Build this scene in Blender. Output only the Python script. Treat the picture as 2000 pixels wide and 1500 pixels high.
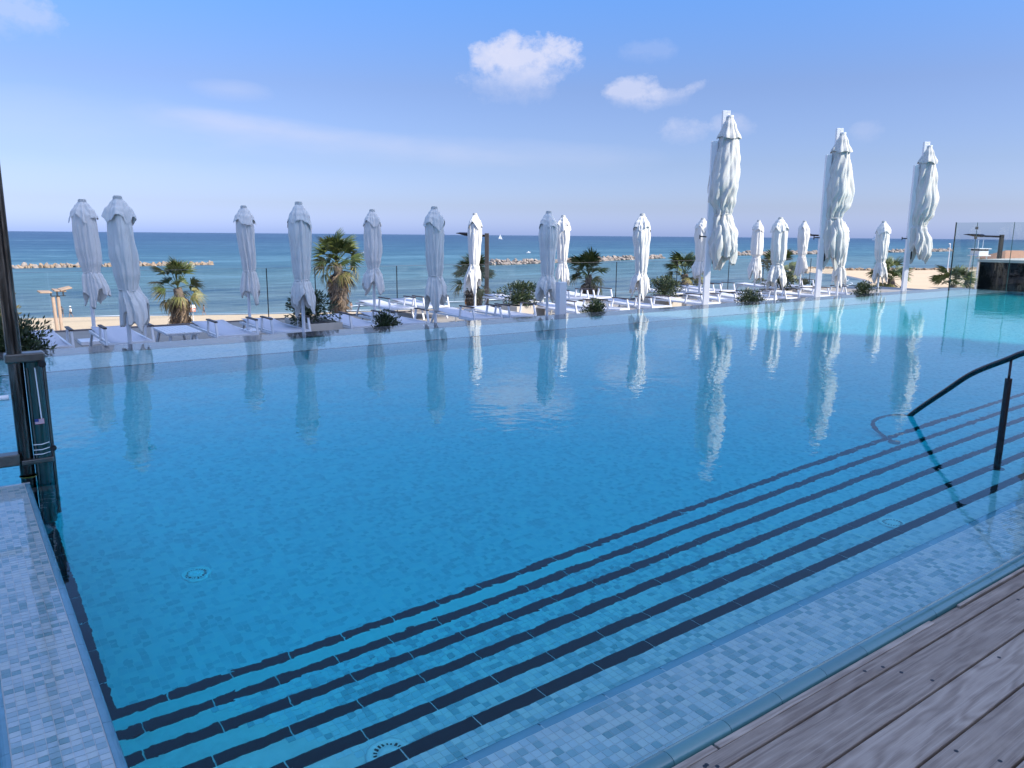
import bpy, bmesh, math, random
from math import sin, cos, pi, radians, atan2, asin, sqrt
from mathutils import Vector, Matrix, noise as mnoise

for o in list(bpy.data.objects):
    bpy.data.objects.remove(o)
scene = bpy.context.scene
COL = scene.collection
random.seed(7)

# ------------------------------------------------------------------ camera
EYE = 1.55
PITCH, ROLL, HEAD = radians(10.95), math.atan(17/2000), radians(36.1)
Fv = Vector((sin(HEAD)*cos(PITCH), cos(HEAD)*cos(PITCH), -sin(PITCH)))
R0 = Vector((cos(HEAD), -sin(HEAD), 0)); U0 = R0.cross(Fv)
Rv = R0*cos(ROLL) + U0*sin(ROLL); Uv = -R0*sin(ROLL) + U0*cos(ROLL)
cam = bpy.data.cameras.new('camera'); cam_o = bpy.data.objects.new('camera', cam)
COL.objects.link(cam_o)
m = Matrix((Rv, Uv, -Fv)).transposed().to_4x4(); m.translation = (0, 0, EYE)
cam_o.matrix_world = m
cam.sensor_width = 36; cam.lens = 1502/2000*36; cam.clip_start = .05; cam.clip_end = 80000
scene.camera = cam_o

# ------------------------------------------------------------------ sun + sky
SUN_AZ, SUN_EL = radians(152), radians(38)       # azimuth clockwise from +Y
sdir = Vector((sin(SUN_AZ)*cos(SUN_EL), cos(SUN_AZ)*cos(SUN_EL), sin(SUN_EL)))
sun = bpy.data.lights.new('sun', 'SUN'); sun.energy = 2.2; sun.angle = radians(.6); sun.color = (1, .93, .82)
sun_o = bpy.data.objects.new('sun', sun); COL.objects.link(sun_o)
sun_o.rotation_euler = (-sdir).to_track_quat('-Z', 'Y').to_euler()
sun.cycles.is_caustics_light = True

world = bpy.data.worlds.new('World'); scene.world = world; world.use_nodes = True
class NT:
    """tiny node-graph helper"""
    def __init__(s, tree): s.t = tree; s.n = tree.nodes; s.l = tree.links
    def new(s, typ, **kw):
        n = s.n.new(typ)
        for k, v in kw.items(): setattr(n, k, v)
        return n
    def put(s, sock, v):
        if hasattr(v, 'is_output') or isinstance(v, bpy.types.NodeSocket): s.l.new(v, sock)
        else:
            if isinstance(v, (tuple, list)) and len(v) == 3 and sock.type == 'RGBA': v = (*v, 1)
            sock.default_value = v
    def math(s, op, a, b=0., c=0., clamp=False):
        n = s.new('ShaderNodeMath', operation=op); n.use_clamp = clamp
        s.put(n.inputs[0], a); s.put(n.inputs[1], b); s.put(n.inputs[2], c); return n.outputs[0]
    def mix(s, f, a, b, blend='MIX'):
        n = s.new('ShaderNodeMix', data_type='RGBA', blend_type=blend)
        s.put(n.inputs[0], f); s.put(n.inputs[6], a); s.put(n.inputs[7], b); return n.outputs[2]
    def ramp(s, f, pts, interp='LINEAR'):
        n = s.new('ShaderNodeValToRGB'); cr = n.color_ramp; cr.interpolation = interp
        while len(cr.elements) < len(pts): cr.elements.new(.5)
        for e, (p, c) in zip(cr.elements, pts):
            e.position = p; e.color = (*c, 1) if len(c) == 3 else c
        s.put(n.inputs[0], f); return n.outputs[0]
    def noise(s, vec, scale, detail=3, rough=.5, dist=0.):
        n = s.new('ShaderNodeTexNoise'); s.put(n.inputs['Vector'], vec)
        n.inputs['Scale'].default_value = scale; n.inputs['Detail'].default_value = detail
        n.inputs['Roughness'].default_value = rough; n.inputs['Distortion'].default_value = dist
        return n.outputs[0]
    def mapping(s, vec, scale=(1, 1, 1), loc=(0, 0, 0), rot=(0, 0, 0)):
        n = s.new('ShaderNodeMapping'); s.put(n.inputs[0], vec)
        n.inputs['Scale'].default_value = scale; n.inputs['Location'].default_value = loc; n.inputs['Rotation'].default_value = rot
        return n.outputs[0]
    def sep(s, v):
        n = s.new('ShaderNodeSeparateXYZ'); s.put(n.inputs[0], v); return n.outputs
    def comb(s, x, y, z):
        n = s.new('ShaderNodeCombineXYZ'); s.put(n.inputs[0], x); s.put(n.inputs[1], y); s.put(n.inputs[2], z); return n.outputs[0]

SKY_K = .1
def build_sky():
    T = NT(world.node_tree); T.n.clear()
    out = T.new('ShaderNodeOutputWorld'); bg = T.new('ShaderNodeBackground')
    sky = T.new('ShaderNodeTexSky', sky_type='NISHITA')
    sky.sun_disc = False; sky.sun_elevation = SUN_EL; sky.sun_rotation = SUN_AZ
    sky.air_density = 1.0; sky.dust_density = 1.0; sky.ozone_density = 1.0; sky.altitude = 0
    g = T.new('ShaderNodeTexCoord').outputs['Generated']
    x, y, z = T.sep(g)
    el = T.math('MULTIPLY', T.math('ARCSINE', z), 180/pi)
    az = T.math('MULTIPLY', T.math('ARCTAN2', x, y), 180/pi)
    # grade of the sky by elevation; zenith brightened and neutralised to lift the shade
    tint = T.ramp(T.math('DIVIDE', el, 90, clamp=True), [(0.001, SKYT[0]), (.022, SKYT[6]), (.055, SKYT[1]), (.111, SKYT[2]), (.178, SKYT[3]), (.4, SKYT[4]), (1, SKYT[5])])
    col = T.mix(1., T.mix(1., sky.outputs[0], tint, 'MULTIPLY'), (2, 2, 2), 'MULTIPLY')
    n1 = T.noise(T.mapping(g, (1, 1, 1.5)), 20, 9, .62)
    n2 = T.noise(T.mapping(g, (1, 1, 3.2)), 5, 5, .6)
    n3 = T.noise(T.mapping(g, (1, 1, 1.2), (3, 1, 0)), 62, 6, .68)
    def px(p):
        d = Fv + Rv*((p[0]-1000)/1502) - Uv*((p[1]-750)/1502); d.normalize()
        return math.degrees(atan2(d.x, d.y)), math.degrees(asin(d.z))
    # (x, y, half width, half height, alpha, tilt, wispy)
    clouds = [(1035,118,112,44,.95,.05,0),(992,92,30,32,.9,.3,0),(1100,106,52,30,.8,-.1,0),(1000,160,90,40,.42,0,0),(945,118,30,32,.6,0,0),
              (1245,180,64,33,.72,0,0),(1352,172,34,13,.5,.3,0),(1300,190,60,20,.4,.1,0),(1335,258,50,26,.38,0,0),(1432,246,44,22,.34,0,0),
              (22,28,75,42,.42,0,0),(450,176,75,20,.3,-.05,1),(640,272,360,30,.30,-.1,1),(500,250,170,20,.28,-.1,1),(830,300,460,38,.22,-.02,1),(130,255,330,70,.20,0,1),(300,350,420,40,.14,0,1),(1265,100,70,22,.15,0,0),(1690,258,30,22,.2,0,0)]
    ccol = (.72*3.66, .76*3.66, .97*3.66)
    for cx, cy, hw, hh, al, tilt, wisp in clouds:
        a0, e0 = px((cx, cy)); w = math.degrees(hw/1530); h = math.degrees(hh/1530)
        u = T.math('DIVIDE', T.math('SUBTRACT', az, a0), w)
        v = T.math('DIVIDE', T.math('SUBTRACT', T.math('SUBTRACT', el, e0), T.math('MULTIPLY', T.math('SUBTRACT', az, a0), tilt)), h)
        e = T.math('ADD', T.math('POWER', T.math('ABSOLUTE', u), 2), T.math('POWER', T.math('ABSOLUTE', v), 2))
        nn = n2 if wisp else n1
        s1 = T.math('SUBTRACT', 1., e)
        s1 = T.math('ADD', s1, T.math('MULTIPLY', T.math('SUBTRACT', nn, .5), 2.6 if not wisp else 2.2))
        if not wisp: s1 = T.math('ADD', s1, T.math('MULTIPLY', T.math('SUBTRACT', n3, .5), 1.6))
        soft = T.math('ADD', .85 if not wisp else 1.3, T.math('MULTIPLY', T.math('MULTIPLY', v, -1., clamp=True), 1.5))
        a = T.math('DIVIDE', s1, soft, clamp=True)
        a = T.math('SMOOTH_MIN', a, 1., .2)
        a = T.math('MULTIPLY', a, al, clamp=True)
        shade = T.math('ADD', .93, T.math('MULTIPLY', v, .1), clamp=True)
        cc = T.mix(shade, (.43*3.66, .53*3.66, .87*3.66), ccol)
        col = T.mix(a, col, cc)
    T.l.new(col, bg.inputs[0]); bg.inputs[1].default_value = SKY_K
    T.l.new(bg.outputs[0], out.inputs[0])
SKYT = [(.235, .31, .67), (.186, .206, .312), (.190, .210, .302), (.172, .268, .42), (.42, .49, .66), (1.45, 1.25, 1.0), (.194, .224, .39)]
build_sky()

vs = scene.view_settings
vs.view_transform = 'Standard'; vs.look = 'None'; vs.exposure = 1.45; vs.gamma = 1; vs.use_curve_mapping = False
scene.render.engine = 'CYCLES'
cy = scene.cycles
cy.use_denoising = True; cy.denoiser = 'OPENIMAGEDENOISE'; cy.denoising_prefilter = 'ACCURATE'
cy.caustics_refractive = True; cy.caustics_reflective = False; cy.blur_glossy = .6
cy.max_bounces = 12; cy.transmission_bounces = 8; cy.transparent_max_bounces = 16; cy.diffuse_bounces = 4; cy.glossy_bounces = 4
cy.sample_clamp_indirect = 6

# ------------------------------------------------------------------ helpers
def link(o): COL.objects.link(o); return o
class MB:
    def __init__(s): s.v = []; s.f = []; s.mi = []; s.c = []; s.m = 0; s.col = 0.
    def add(s, vs_, fs):
        b = len(s.v); s.v += [tuple(p) for p in vs_]
        for f in fs: s.f.append(tuple(b+i for i in f)); s.mi.append(s.m); s.c.append(s.col)
        return s
    def box(s, x0, x1, y0, y1, z0, z1):
        return s.add([(x0,y0,z0),(x1,y0,z0),(x1,y1,z0),(x0,y1,z0),(x0,y0,z1),(x1,y0,z1),(x1,y1,z1),(x0,y1,z1)],
                     [(0,3,2,1),(4,5,6,7),(0,1,5,4),(1,2,6,5),(2,3,7,6),(3,0,4,7)])
    def bar(s, a, b, w, h, up=(0, 0, 1)):
        a, b = Vector(a), Vector(b); d = (b-a).normalized(); u = Vector(up)
        r = d.cross(u)
        if r.length < 1e-4: r = d.cross(Vector((0, 1, 0)))
        r.normalize(); u = r.cross(d)
        P = []
        for p in (a, b):
            for i, j in ((-1,-1),(1,-1),(1,1),(-1,1)): P.append(p + r*(w/2*i) + u*(h/2*j))
        return s.add(P, [(0,1,2,3),(7,6,5,4),(0,4,5,1),(1,5,6,2),(2,6,7,3),(3,7,4,0)])
    def tube(s, pts, rad, n=10, cap=True):
        pts = [Vector(p) for p in pts]; k = len(pts)
        rad = rad if isinstance(rad, (list, tuple)) else [rad]*k
        V = []; prev = None
        for i, p in enumerate(pts):
            d = (pts[min(i+1, k-1)] - pts[max(i-1, 0)]).normalized()
            if prev is None:
                r = d.cross(Vector((0, 0, 1)))
                if r.length < 1e-3: r = d.cross(Vector((0, 1, 0)))
            else: r = prev - d*prev.dot(d)
            r.normalize(); prev = r; u = r.cross(d)
            for j in range(n):
                a = 2*pi*j/n; V.append(p + (r*cos(a) + u*sin(a))*rad[i])
        F = [(i*n+j, i*n+(j+1) % n, (i+1)*n+(j+1) % n, (i+1)*n+j) for i in range(k-1) for j in range(n)]
        if cap: F += [tuple(range(n-1, -1, -1)), tuple((k-1)*n+j for j in range(n))]
        return s.add(V, F)
    def cyl(s, x, y, z0, z1, r, n=16): return s.tube([(x, y, z0), (x, y, z1)], r, n)
    def mesh(s, name, mats, smooth=False, colattr=False):
        me = bpy.data.meshes.new(name); me.from_pydata(s.v, [], s.f)
        for mt in (mats if isinstance(mats, (list, tuple)) else [mats]): me.materials.append(mt)
        me.polygons.foreach_set('material_index', s.mi)
        if smooth: me.polygons.foreach_set('use_smooth', [True]*len(s.f))
        if colattr:
            at = me.attributes.new('tone', 'FLOAT', 'FACE'); at.data.foreach_set('value', s.c)
        me.validate(); me.update(); return me
    def build(s, name, mats, parent=None, smooth=False, colattr=False, bevel=0, loc=None, autosmooth=False):
        me = s.mesh(name, mats, smooth, colattr)
        o = bpy.data.objects.new(name, me); link(o)
        if parent: o.parent = parent
        if loc: o.location = loc
        if bevel:
            b = o.modifiers.new('bevel', 'BEVEL'); b.width = bevel; b.segments = 2; b.limit_method = 'ANGLE'
        if autosmooth: me.set_sharp_from_angle(angle=radians(35))
        return o
def tag(o, label=None, cat=None, group=None, kind=None):
    if label: o['label'] = label
    if cat: o['category'] = cat
    if group: o['group'] = group
    if kind: o['kind'] = kind
    return o
def struct(o): o['kind'] = 'structure'; return o
def empty(name, loc=(0, 0, 0), rz=0):
    o = bpy.data.objects.new(name, None); link(o); o.location = loc; o.rotation_euler.z = rz; o.empty_display_size = .2; return o
def copy_tree(o, parent=None):
    c = o.copy(); link(c); c.parent = parent
    for ch in list(o.children): copy_tree(ch, c)
    return c
def inst(name, me, loc, parent=None, rot=(0, 0, 0), scale=(1, 1, 1)):
    o = bpy.data.objects.new(name, me); link(o); o.location = loc; o.rotation_euler = rot; o.scale = scale
    if parent: o.parent = parent
    return o

# ------------------------------------------------------------------ materials
def mat(name, color=(.5,.5,.5), rough=.6, metal=0., spec=.5, var=0., vscale=8., bump=0., bscale=40., fn=None, coat=0.):
    mt = bpy.data.materials.new(name); mt.use_nodes = True; T = NT(mt.node_tree)
    p = T.n['Principled BSDF']
    p.inputs['Roughness'].default_value = rough; p.inputs['Metallic'].default_value = metal
    p.inputs['Specular IOR Level'].default_value = spec; p.inputs['Coat Weight'].default_value = coat
    co = T.new('ShaderNodeTexCoord').outputs['Object']
    c = color
    if var:
        n = T.noise(co, vscale, 4, .6)
        c = T.mix(T.math('MULTIPLY', T.math('SUBTRACT', n, .5), 2., clamp=False), color, tuple(max(0, min(1, k*(1+var))) for k in color))
        c = T.mix(T.math('MULTIPLY', T.math('SUBTRACT', .5, n), 3., clamp=True), c, tuple(k*(1-var) for k in color))
    T.put(p.inputs['Base Color'], c)
    if bump:
        b = T.new('ShaderNodeBump'); b.inputs['Strength'].default_value = 1; b.inputs['Distance'].default_value = bump
        T.put(b.inputs['Height'], T.noise(co, bscale, 4, .6)); T.l.new(b.outputs[0], p.inputs['Normal'])
    if fn: fn(T, p, co)
    return mt

TILE_RAMP0 = [(0, (.64, .68, .70)), (.3, (.57, .63, .66)), (.5, (.45, .555, .60)), (.72, (.32, .47, .52)), (.86, (.21, .38, .43)), (1, (.15, .33, .37))]
TILE_RAMP = [(a, tuple(min(.82, k*1.22*f) for k, f in zip(c, (.90, 1, 1.02)))) for a, c in TILE_RAMP0]
def _tile_obj(T, p, co):
    r = T.new('ShaderNodeObjectInfo').outputs['Random']
    c = T.ramp(r, TILE_RAMP); n = T.noise(co, 90, 4, .6)
    T.put(p.inputs['Base Color'], T.mix(T.math('MULTIPLY', n, .45), c, (.66, .7, .72)))
def _tile_attr(T, p, co):
    a = T.new('ShaderNodeAttribute', attribute_name='tone').outputs['Fac']
    c = T.ramp(a, TILE_RAMP); n = T.noise(co, 90, 4, .6)
    T.put(p.inputs['Base Color'], T.mix(T.math('MULTIPLY', n, .45), c, (.66, .7, .72)))
M_tile_o = mat('mosaic_tile', rough=.25, fn=_tile_obj)
M_tile_a = mat('mosaic_tile_mass', rough=.25, fn=_tile_attr)
M_grout = mat('grout', (.74, .77, .76), .8, var=.15, vscale=20)
def _mosaic(T, p, co, pitch=.031, flat=(.46, .56, .60)):
    """far mosaic: brick texture with random tile tones in the plane of each face"""
    geo = T.new('ShaderNodeNewGeometry'); pos = geo.outputs['Position']; N = T.sep(geo.outputs['Normal'])
    x, y, z = T.sep(pos)
    ax = T.math('GREATER_THAN', T.math('ABSOLUTE', N[0]), .7); ay = T.math('GREATER_THAN', T.math('ABSOLUTE', N[1]), .7)
    u = T.math('ADD', T.math('MULTIPLY', x, T.math('SUBTRACT', 1., ax)), T.math('MULTIPLY', y, ax))
    side = T.math('MAXIMUM', ax, ay)
    v = T.math('ADD', T.math('MULTIPLY', y, T.math('SUBTRACT', 1., side)), T.math('MULTIPLY', z, side))
    br = T.new('ShaderNodeTexBrick'); br.offset = 0; br.squash = 1
    T.l.new(T.comb(u, v, 0.), br.inputs['Vector'])
    br.inputs['Scale'].default_value = 1; br.inputs['Brick Width'].default_value = pitch; br.inputs['Row Height'].default_value = pitch
    br.inputs['Mortar Size'].default_value = .0013; br.inputs['Mortar Smooth'].default_value = .2
    T.put(br.inputs['Color1'], (0, 0, 0, 1)); T.put(br.inputs['Color2'], (1, 1, 1, 1)); T.put(br.inputs['Mortar'], (.12, .12, .12, 1))
    c = T.ramp(br.outputs['Color'], TILE_RAMP)
    n = T.noise(T.comb(u, v, 0.), .9, 4, .6)
    c = T.mix(T.math('ADD', T.math('MULTIPLY', n, .35), .30 if pitch > .03 else 0.), c, (.62, .69, .73))
    T.put(p.inputs['Base Color'], c)
M_mosaic = mat('mosaic_surface', rough=.35, fn=_mosaic)
def _mosaic_deep(T, p, co):
    _mosaic(T, p, co, .0365)
M_mosaic_deep = mat('mosaic_deep', rough=.4, fn=_mosaic_deep)
M_black_tile = mat('black_tile', (.007, .008, .010), .4, spec=.2, var=.4, vscale=30)
M_blue_trim = mat('blue_trim', (.21, .43, .55), .2, var=.15, vscale=15)
M_rim = mat('rim_stone', (.17, .155, .165), .5, var=.12, vscale=6)
def _coping(T, p, co):
    r = T.new('ShaderNodeObjectInfo').outputs['Random']
    n = T.noise(co, 20, 5, .6)
    c = T.mix(r, (.06, .175, .19), (.085, .225, .235)); c = T.mix(T.math('MULTIPLY', n, .35), c, (.13, .26, .26))
    T.put(p.inputs['Base Color'], c)
    b = T.new('ShaderNodeBump'); b.inputs['Distance'].default_value = .0006; T.put(b.inputs['Height'], T.noise(co, 60, 3)); T.l.new(b.outputs[0], p.inputs['Normal'])
M_coping = mat('glazed_teal_coping', rough=.14, fn=_coping, coat=.3)
def _wood(T, p, co):
    r = T.new('ShaderNodeObjectInfo').outputs['Random']
    off = T.comb(T.math('MULTIPLY', r, 37.), T.math('MULTIPLY', r, 11.), 0.)
    va = T.new('ShaderNodeVectorMath', operation='ADD'); T.l.new(co, va.inputs[0]); T.l.new(off, va.inputs[1]); v = va.outputs[0]
    warp = T.noise(T.mapping(v, (.9, 5, 1)), 1.3, 3, .5)
    xx, yy, zz = T.sep(v)
    ring = T.math('ADD', T.math('MULTIPLY', yy, 26.), T.math('MULTIPLY', warp, 26.))
    w = T.math('SINE', T.math('MULTIPLY', ring, 2.2))
    w = T.math('MULTIPLY', T.math('ADD', w, 1.), .5)
    fine = T.noise(T.mapping(v, (1.3, 95, 1)), 1, 9, .70)
    fine2 = T.noise(T.mapping(v, (2.6, 210, 1)), 1, 6, .7)
    blot = T.noise(T.mapping(v, (2.2, 7, 1)), 1.2, 5, .65)
    base = T.mix(r, (.29, .22, .172), (.47, .375, .305))
    c = T.mix(T.math('MULTIPLY', w, .5), base, (.13, .083, .058))
    c = T.mix(T.math('MULTIPLY', T.math('SUBTRACT', fine, .50, clamp=True), 2.6, clamp=True), c, (.60, .49, .40))
    c = T.mix(T.math('MULTIPLY', T.math('SUBTRACT', fine2, .55, clamp=True), 3.2, clamp=True), c, (.085, .062, .052))
    c = T.mix(T.math('MULTIPLY', T.math('SUBTRACT', blot, .5, clamp=True), 1.8, clamp=True), c, (.50, .39, .30))
    c = T.mix(T.math('MULTIPLY', T.math('SUBTRACT', .46, blot, clamp=True), 2.2, clamp=True), c, (.17, .118, .085))
    T.put(p.inputs['Base Color'], c)
    b = T.new('ShaderNodeBump'); b.inputs['Distance'].default_value = .0012
    T.put(b.inputs['Height'], T.math('ADD', fine, T.math('MULTIPLY', fine2, .5))); T.l.new(b.outputs[0], p.inputs['Normal'])
M_wood = mat('weathered_wood', rough=.62, fn=_wood)
M_screw = mat('screw_steel', (.05, .05, .055), .4, .8)
M_dark = mat('dark_void', (.02, .02, .02), .9)
M_rail = mat('dark_steel', (.055, .052, .055), .24, .9)
M_steel = mat('brushed_steel', (.16, .155, .14), .34, 1., var=.3, vscale=25)
def _mast(T, p, co):
    n = T.noise(T.mapping(co, (14, 14, 1.4)), 2, 4, .6)
    T.put(p.inputs['Base Color'], T.ramp(n, [(.3, (.02, .02, .02)), (.5, (.06, .055, .048)), (.7, (.19, .18, .165))]))
M_mast = mat('weathered_steel', rough=.22, metal=.9, fn=_mast)
M_black = mat('black_rubber', (.01, .01, .011), .5)
M_white_plastic = mat('white_plastic', (.88, .88, .88), .4)
M_green_glass = mat('dark_green_acrylic', (.012, .05, .045), .08, coat=.5)
def _cloth(base, base2):
    def fn(T, p, co):
        n = T.noise(co, 3.5, 5, .6); n2 = T.noise(T.mapping(co, (1, 1, .4)), 14, 5, .7)
        c = T.mix(n, base, base2)
        c = T.mix(T.math('MULTIPLY', T.math('SUBTRACT', n2, .52, clamp=True), 1.4, clamp=True), c, tuple(k*.80 for k in base))
        T.put(p.inputs['Base Color'], c)
        b = T.new('ShaderNodeBump'); b.inputs['Distance'].default_value = .012
        T.put(b.inputs['Height'], T.noise(T.mapping(co, (1, 1, .25)), 16, 5, .65)); T.l.new(b.outputs[0], p.inputs['Normal'])
    return fn
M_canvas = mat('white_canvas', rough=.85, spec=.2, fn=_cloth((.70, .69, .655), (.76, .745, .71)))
M_canvas2 = mat('shade_grey_canvas', rough=.85, spec=.2, fn=_cloth((.52, .525, .50), (.62, .62, .59)))  # canvas greyed and darkened to carry the shaded tone of the tall parasols
M_white = mat('white_paint', (.74, .75, .77), .4, var=.05)
M_sling = mat('white_mesh_sling', (.56, .57, .63), .6, bump=.001, bscale=300)
M_brownwood = mat('brown_armrest', (.07, .05, .045), .5, var=.3, vscale=30)
M_terr = mat('terrace_paving', (.33, .30, .26), .8, var=.2, vscale=1.5)
M_planter = mat('cream_planter', (.55, .50, .43), .7, var=.12, vscale=5)
M_soil = mat('soil', (.06, .045, .035), .9)
def _leaf(c1, c2, c3):
    def fn(T, p, co):
        a = T.new('ShaderNodeAttribute', attribute_name='tone').outputs['Fac']
        T.put(p.inputs['Base Color'], T.ramp(a, [(0, c1), (.55, c2), (1, c3)]))
    return fn
M_leaf = mat('shrub_leaves', rough=.45, fn=_leaf((.018, .035, .016), (.045, .075, .028), (.12, .14, .05)))
M_leaf_dry = mat('dry_leaves', rough=.6, fn=_leaf((.05, .06, .02), (.16, .13, .04), (.35, .20, .06)))
M_frond = mat('green_frond', rough=.45, fn=_leaf((.035, .055, .015), (.085, .12, .03), (.20, .21, .06)))
M_frond_y = mat('yellow_frond', rough=.5, fn=_leaf((.07, .09, .02), (.20, .19, .05), (.34, .24, .09)))
M_frond_d = mat('dead_frond', rough=.7, fn=_leaf((.07, .05, .03), (.21, .14, .085), (.38, .27, .17)))
M_trunk = mat('palm_trunk', (.16, .12, .09), .85, var=.4, vscale=4, bump=.03, bscale=6)
M_stem = mat('shrub_stem', (.09, .065, .045), .8)
def glass(name, tint=(.93, .96, .96), rough=0.):
    mt = bpy.data.materials.new(name); mt.use_nodes = True; T = NT(mt.node_tree); T.n.clear()
    out = T.new('ShaderNodeOutputMaterial'); tr = T.new('ShaderNodeBsdfTransparent'); gl = T.new('ShaderNodeBsdfGlossy')
    T.put(tr.inputs[0], (*tint, 1)); gl.inputs['Roughness'].default_value = rough
    fa = T.new('ShaderNodeLayerWeight'); fa.inputs[0].default_value = .5; mx = T.new('ShaderNodeMixShader')
    fr = T.math('ADD', .022, T.math('MULTIPLY', T.math('POWER', fa.outputs['Facing'], 5.), .9))
    T.l.new(fr, mx.inputs[0]); T.l.new(tr.outputs[0], mx.inputs[1]); T.l.new(gl.outputs[0], mx.inputs[2]); T.l.new(mx.outputs[0], out.inputs[0])
    return mt
M_glass = glass('clear_glass', (.95, .965, .965)); M_screen = glass('screen_glass', (.86, .90, .90)); M_glass_edge = mat('glass_edge', (.03, .09, .085), .1)
M_concrete = mat('concrete', (.32, .31, .30), .85, var=.15, vscale=2)

# ------------------------------------------------------------------ water of the pool
def make_water():
    mt = bpy.data.materials.new('pool_water'); mt.use_nodes = True; T = NT(mt.node_tree); T.n.clear()
    out = T.new('ShaderNodeOutputMaterial'); g = T.new('ShaderNodeBsdfGlass'); g.inputs['IOR'].default_value = 1.333
    g.inputs['Roughness'].default_value = 0.0; T.put(g.inputs[0], (1, 1, 1, 1))
    pos = T.new('ShaderNodeNewGeometry').outputs['Position']
    a = T.noise(T.mapping(pos, (1, 1.0, 1)), 9, 2, .5, .3)
    b_ = T.noise(T.mapping(pos, (1, 1, 1), (5, 3, 0)), 2.2, 2, .5, .2)
    c = T.noise(T.mapping(pos, (1, 1, 1), (1, 7, 0)), 24, 2, .5)
    # livelier patches where the breeze touches
    reg = T.noise(pos, .35, 2, .5)
    h = T.math('ADD', T.math('MULTIPLY', a, .0013), T.math('MULTIPLY', b_, .0034))
    h = T.math('ADD', h, T.math('MULTIPLY', T.math('MULTIPLY', c, T.math('MULTIPLY', T.math('SUBTRACT', reg, .4, clamp=True), 4.)), .00022))
    bp = T.new('ShaderNodeBump'); bp.inputs['Strength'].default_value = 1; bp.inputs['Distance'].default_value = 1.
    T.put(bp.inputs['Height'], h); T.l.new(bp.outputs[0], g.inputs['Normal']); T.l.new(g.outputs[0], out.inputs[0])
    # the open smooth surface refracts; the body of water below it absorbs
    mb = MB(); mb.add([(-6.1, 1.40, 0), (26.2, 1.40, 0), (26.2, 11.868, 0), (-6.1, 11.868, 0)], [(0, 1, 2, 3)])
    o = struct(mb.build('pool_water', mt, smooth=True)); o.cycles.is_caustics_caster = True
    mv = bpy.data.materials.new('pool_water_body'); mv.use_nodes = True; T2 = NT(mv.node_tree); T2.n.clear()
    out2 = T2.new('ShaderNodeOutputMaterial'); va = T2.new('ShaderNodeVolumeAbsorption')
    T2.put(va.inputs[0], (.0, .962, .996, 1)); va.inputs[1].default_value = 1.3; T2.l.new(va.outputs[0], out2.inputs['Volume'])
    bo = MB().box(-6.15, 26.25, 1.36, 11.872, -1.45, .0015).build('water_body', mv, o); bo['kind'] = 'stuff'
    return o
water = make_water()

# ------------------------------------------------------------------ pool basin
basin = struct(MB().box(-6.3, 26.4, 1.33, 11.70, -1.6, -1.2).build('pool_floor', M_mosaic_deep)); basin.cycles.is_caustics_receiver = True
NS = [3.62, 3.32, 3.01, 2.70, 2.39, 2.10]              # nosing lines, deepest first
ZS = [-1.2, -1.02, -.84, -.66, -.48, -.30]
steps = struct(empty('pool_steps'))
X0, XE = .275, 26.4
near_tiles = []   # (x, y, z, axis) candidates
def tread(y0, y1, z):
    """solid step block; geometry tiles near the viewer, mosaic surface beyond"""
    o = MB().box(X0+.001, XE, 1.36, y1, -1.25, z-.004).build('step_block', M_mosaic, steps); o.cycles.is_caustics_receiver = True
    return o
SH = -.10
levels = [(1.425, 1.775, SH), (1.83, 2.04, -.30)] + [(NS[i]+.0, NS[i-1]-.06, ZS[i-1]) for i in range(5, 0, -1)]
# blocks (top level of each = tread level)
MB().box(X0+.001, XE, 1.36, 1.80, -1.25, SH-.004).build('step_block', M_mosaic, steps)
for i in range(5, 0, -1):
    yf = NS[i]; o = MB().box(X0+.001, XE, 1.80 if i == 5 else NS[i+1], yf, -1.25, ZS[i]-.004).build('step_block', M_mosaic, steps); o.cycles.is_caustics_receiver = True
# blue rounded nosing of the top shelf
trim = MB()
for k in range(40):
    xa = X0+.01+k*.29; seg = []
    prof = [(1.778, SH-.003), (1.800, SH-.003), (1.815, SH-.008), (1.824, SH-.018), (1.827, SH-.032), (1.827, ZS[5])]
    V = [(xa, y, z) for y, z in prof] + [(xa+.286, y, z) for y, z in prof]
    trim.add(V, [(j, j+1, 7+j, 6+j) for j in range(5)])
o = trim.build('shelf_nosing', M_blue_trim, steps, smooth=True)
# black nosing tiles, one object each along the visible reach
nose_me = {}
def nosing(x, y, z, L):
    key = round(L, 3)
    if key not in nose_me:
        nose_me[key] = MB().box(0, L-.0065, -.06, .003, -.03, .0015).mesh('nosing_tile', M_black_tile)
    inst('nosing_tile', nose_me[key], (x, y, z), steps)
for i in range(1, 6):
    off = {5: .01, 4: .02, 3: .19, 2: .08, 1: .03}[i]
    x = X0+.004
    first = (.79 - off) % .292 or .292
    nosing(x, NS[i], ZS[i], first+.02); x += first+.02
    k = 0
    while x < (11 if i < 5 else 9):
        nosing(x, NS[i], ZS[i], .292); x += .292
    mb = MB()
    while x < XE-.3:
        mb.box(x, x+.287, NS[i]-.06, NS[i]+.003, ZS[i]-.03, ZS[i]+.0015); x += .292
    tag(mb.build('far_nosing_tiles', M_black_tile, steps), kind='stuff')
# bottom black line along the foot of the steps and along the ledge
x = X0+.07
while x < 11: inst('floor_line_tile', nose_me[.292], (x, NS[0]+.0, ZS[0]+.001), basin); x += .292
mb = MB()
while x < XE-.3: mb.box(x, x+.287, NS[0]-.06, NS[0], ZS[0], ZS[0]+.003); x += .292
tag(mb.build('far_floor_line_tiles', M_black_tile, basin), kind='stuff')
fl_me = MB().box(-.105, .0, 0, .287, -.01, .0015).mesh('floor_line_tile', M_black_tile)
y = NS[0]-.06
while y < 5.9: inst('floor_line_tile', fl_me, (.415, y, ZS[0]+.001), basin); y += .292

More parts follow.
